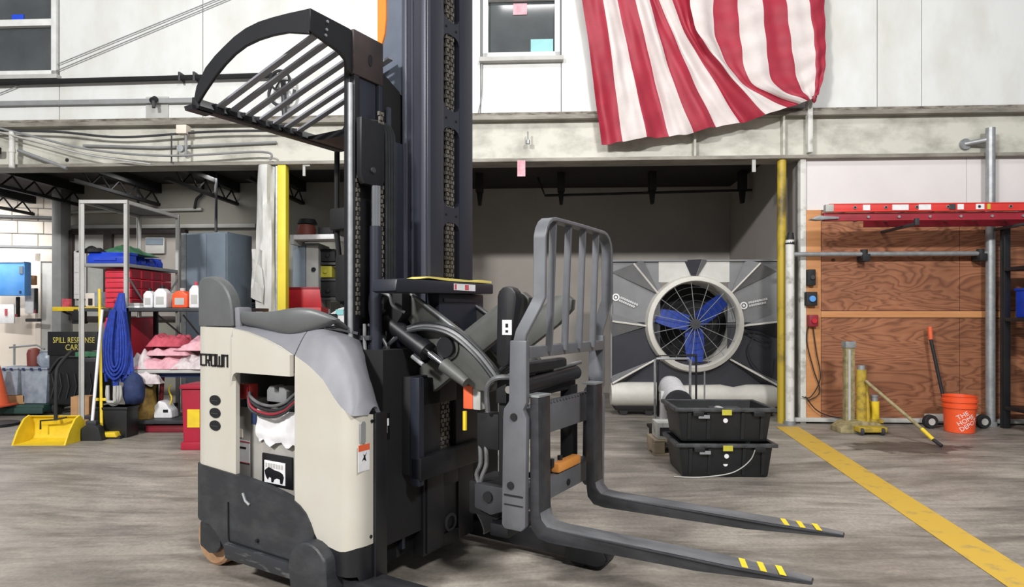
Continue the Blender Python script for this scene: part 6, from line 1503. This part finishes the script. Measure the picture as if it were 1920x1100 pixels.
MB().box(0.0, 0.38, -0.012, 0.03, 1.514, 1.534).build('lid_edge', 'darkred', rb)
MB().box(-0.1, 0.55, -0.05, 0.4, 0.66, 0.7).build('stand', 'darkgrey', rb, bevel=0.005)
for x in (-0.05, 0.5):
    MB().box(x - 0.02, x + 0.02, 0.1, 0.2, 0, 0.66).build('stand_leg', 'darkgrey', rb)
for i, (px0, px1, py0, py1, mt, lab) in enumerate(((600, 628, 465, 490, 'rubber', 'dark motor on the rack beside the locker'), (598, 622, 497, 520, 'lime', 'carton with green print below the dark motor'), (598, 632, 522, 556, 'blackm', 'black box under the printed carton beside the locker'))):
    k = 8.3 / 1185
    o = MB().box(0, (px1 - px0) * k, 0, 0.25, 0, (py1 - py0) * k - 0.01).cyl(((px1 - px0) * k * 0.5, -0.02, 0.08), ((px1 - px0) * k * 0.5, 0.0, 0.08), 0.03, 12).build(('dark_motor', 'printed_carton', 'black_box')[i], mt, bevel=0.012)
    place(o, ((px0 - 960) * k, 8.3, 1.2 + (590 - py1) * k)); tag(o, lab, ('motor', 'carton', 'box')[i])
sr = thing('side_rack', 'grey slotted rack standing next to the metal locker', 'rack', (-2.52, 8.25, 0))
for x in (0.0, 0.34):
    MB().box(x + 0.01, x + 0.04 + (0.01 if x == 0 else 0), 0.32, 0.36, 0, 2.1).build('upright', 'greylight', sr)
for z in (1.893, 1.683, 1.431):
    MB().box(0.01, 0.40, 0.03, 0.34, z - 0.035, z - 0.006).build('shelf', 'darkgrey', sr)
# ---- pipes, conduits and cables on the wall and beam
def run(name, label, cat, pts, r, mat, d=-0.06, n=8, sm=0):
    o = MB().tube([(u, d + dd, z) for u, dd, z in pts], r, n, smooth=sm).build(name, mat); wobj(o)
    return tag(o, label, cat)
run('black_pipe', 'black pipe running along the upper wall under the left window', 'pipe', [(-8.6, 0, 3.93), (-6.155, 0, 3.93), (-2.73, 0, 3.96)], 0.032, 'blackm')
for i, px in enumerate((345, 372)):
    o = MB().box(-0.012, 0.012, -0.045, 0.06, -0.05, 0.05).build('pipe_clamp', 'darkgrey', bevel=0.003); wobj(o, (-3.844, -3.671)[i], -0.06, 3.955)
    tag(o, ('dark clamp on the black pipe, left of the pair', 'dark clamp on the black pipe nearest the overhead guard')[i], 'clamp')
vv = thing('valve_wheel', 'black valve with hand wheel seen through the overhead guard bars', 'valve', Wp(-2.635, -0.1, 3.863), WROT)
MB().lathe([(0.10, -0.012), (0.125, -0.012), (0.125, 0.012), (0.10, 0.012), (0.10, -0.012)], (0, -0.05, 0), 20, 'y').build('hand_wheel', 'blackm', vv)
for a in (0, 60, 120):
    MB().cyl((0.11 * math.cos(R(a)), -0.05, 0.11 * math.sin(R(a))), (-0.11 * math.cos(R(a)), -0.05, -0.11 * math.sin(R(a))), 0.01, 6).build('spoke', 'blackm', vv)
MB().cyl((0, 0.04, 0.02), (0.02, 0.04, -0.42), 0.03, 10).build('drop_pipe', 'darkgrey', vv)
MB().tube([(-0.13, 0.02, -0.02), (-0.15, 0.0, -0.16), (-0.05, 0.0, -0.26), (0.1, 0.02, -0.22), (0.14, 0.02, -0.08)], 0.018, 8, smooth=4).build('bypass_pipe', 'darkgrey', vv)
o = MB().box(-6.221 - 1.0, -3.645, -0.05, 0, -0.028, 0.028).build('cable_trunking', 'grey', bevel=0.004); wobj(o, 0, 0, 3.694); tag(o, 'flat grey trunking along the wall below the black pipe', 'trunking')
o = MB().box(-0.13, 0.14, -0.012, 0, -0.23, 0.07).build('grey_patch', 'greylight'); wobj(o, -4.165, -0.001, 3.684); struct(o, 'grey paint patch around the wall lamp bracket'); o.name = 'trim_patch'  # flat grey rectangle behind the bracket, reaching mostly below it
lb_ = thing('lamp_bracket', 'small dark lamp bracket on the grey trunking', 'bracket', Wp(-4.152, -0.06, 3.69), WROT)
MB().cyl((0, 0, 0.02), (0, -0.06, -0.02), 0.035, 12).build('socket', 'rubber', lb_)
MB().cyl((0.01, -0.05, -0.02), (0.02, -0.06, -0.10), 0.02, 10).build('bulb_holder', 'darkgrey', lb_)
run('slanting_wire', 'upper of two thin wires slanting across the left wall', 'wire', [(-5.353, 0, 4.151), (-3.301, 0, 4.92)], 0.006, 'grey', -0.03, 6)
run('slanting_wire', 'lower of two thin wires slanting across the left wall', 'wire', [(-6.089, 0, 3.81), (-5.333, 0, 4.087), (-3.237, 0, 4.893)], 0.006, 'grey', -0.03, 6)
run('beam_cable', 'thick grey cable sagging along the beam from the left edge', 'cable', [(-6.155, 0, 3.418), (-5.563, -0.02, 3.271), (-4.845, -0.02, 3.104), (-3.94, -0.02, 3.024), (-2.856, 0, 3.061), (-2.755, 0, 2.966)], 0.013, 'grey', -0.13, 8, 6)
run('beam_cable', 'pale cable just under the thick grey cable on the beam', 'cable', [(-6.155, 0, 3.374), (-5.563, -0.02, 3.22), (-4.91, -0.02, 3.048), (-4.133, -0.02, 2.926)], 0.010, 'greylight', -0.15, 8, 6)
run('beam_cable', 'dark cable lying along the upper part of the beam', 'cable', [(-6.155, 0, 3.355), (-5.301, 0, 3.33), (-4.52, 0, 3.257), (-3.492, 0, 3.305), (-2.667, 0, 3.306)], 0.014, 'darkgrey', -0.11, 8, 6)
run('beam_cable', 'middle grey pipe along the beam face above the left bay', 'pipe', [(-5.04, 0, 3.188), (-4.133, 0, 3.151), (-2.73, 0, 3.195)], 0.016, 'grey', -0.03, 8, 0)
run('beam_strut', 'sloping grey strut on the beam above the far left bay', 'strut', [(-5.793, 0, 3.129), (-5.203, 0, 2.913)], 0.02, 'grey', -0.08, 8, 0)
o = MB().cyl((0, 0, 0), (0, 0, 0.42), 0.03, 12).cyl((0, 0, 0.18), (0, 0, 0.22), 0.037, 12).build('drop_pipe', 'oldwhite'); wobj(o, -5.819, -0.14, 2.908); tag(o, 'short pale vertical pipe in front of the beam at the left', 'pipe')
jb_ = thing('junction_box', 'pinkish junction box with drop conduit on the beam left of the truck', 'junction box', Wp(-3.786, -0.11, 3.328), WROT)
MB().box(-0.06, 0.06, -0.05, 0.05, -0.05, 0.05).build('box', 'farwall', jb_, bevel=0.006)
MB().cyl((0.03, 0, -0.05), (0.03, 0, -0.3), 0.015, 8).build('conduit', 'grey', jb_)
MB().cyl((-0.02, 0, -0.22), (-0.02, -0.04, -0.22), 0.04, 12).build('fitting', 'galv', jb_)
run('drop_rod', 'thin rod hanging on the beam beside the junction box', 'rod', [(-3.921, 0, 3.292), (-3.921, 0, 2.949)], 0.008, 'darkgrey', -0.12, 6)
o = MB().cyl((0, -0.004, 0), (0, 0.01, 0), 0.022, 12).build('beam_hole', 'blackm'); wobj(o, -5.262, -0.002, 3.027); o.name = 'trim_hole'; struct(o, 'dark hole in the beam above the left bay')
o = MB().box(-0.1, 0.06, -0.05, 0, -0.03, 0.05).build('camera_housing', 'blackm', bevel=0.01); wobj(o, -6.056, -0.08, 3.113); tag(o, 'small black housing on the beam at the left edge', 'housing')
run('wall_wire', 'thin dark wire running down the wall beside the small window', 'wire', [(-0.354, 0, 5.2), (-0.342, 0, 4.188), (-0.348, 0, 3.7), (-0.409, 0, 3.409)], 0.006, 'grey', -0.02, 6, 4)
# bay ceiling conduit and drops in the left bay
run('bay_conduit', 'pale conduit across the left bay behind the shelf frame', 'conduit', [(-6.939, 0, 2.74), (-4.717, 0, 2.77)], 0.024, 'greylight', 1.97, 8)
run('bay_drop', 'dark cable drop in the left bay beside the shelf frame', 'cable', [(-4.813, 0, 2.777), (-4.781, 0, 2.918), (-4.7, 0, 2.997), (-4.684, 0, 3.16)], 0.02, 'blackm', 1.94, 8, 4)
run('bay_drop', 'dark vertical pipe above the steel cabinet', 'pipe', [(-4.148, 0, 2.303), (-4.148, 0, 3.15)], 0.02, 'darkgrey', 1.3, 8)
run('bay_drop', 'dark vertical pipe above the middle of the shelf frame', 'pipe', [(-5.453, 0, 2.778), (-5.453, 0, 3.15)], 0.018, 'darkgrey', 1.6, 8)
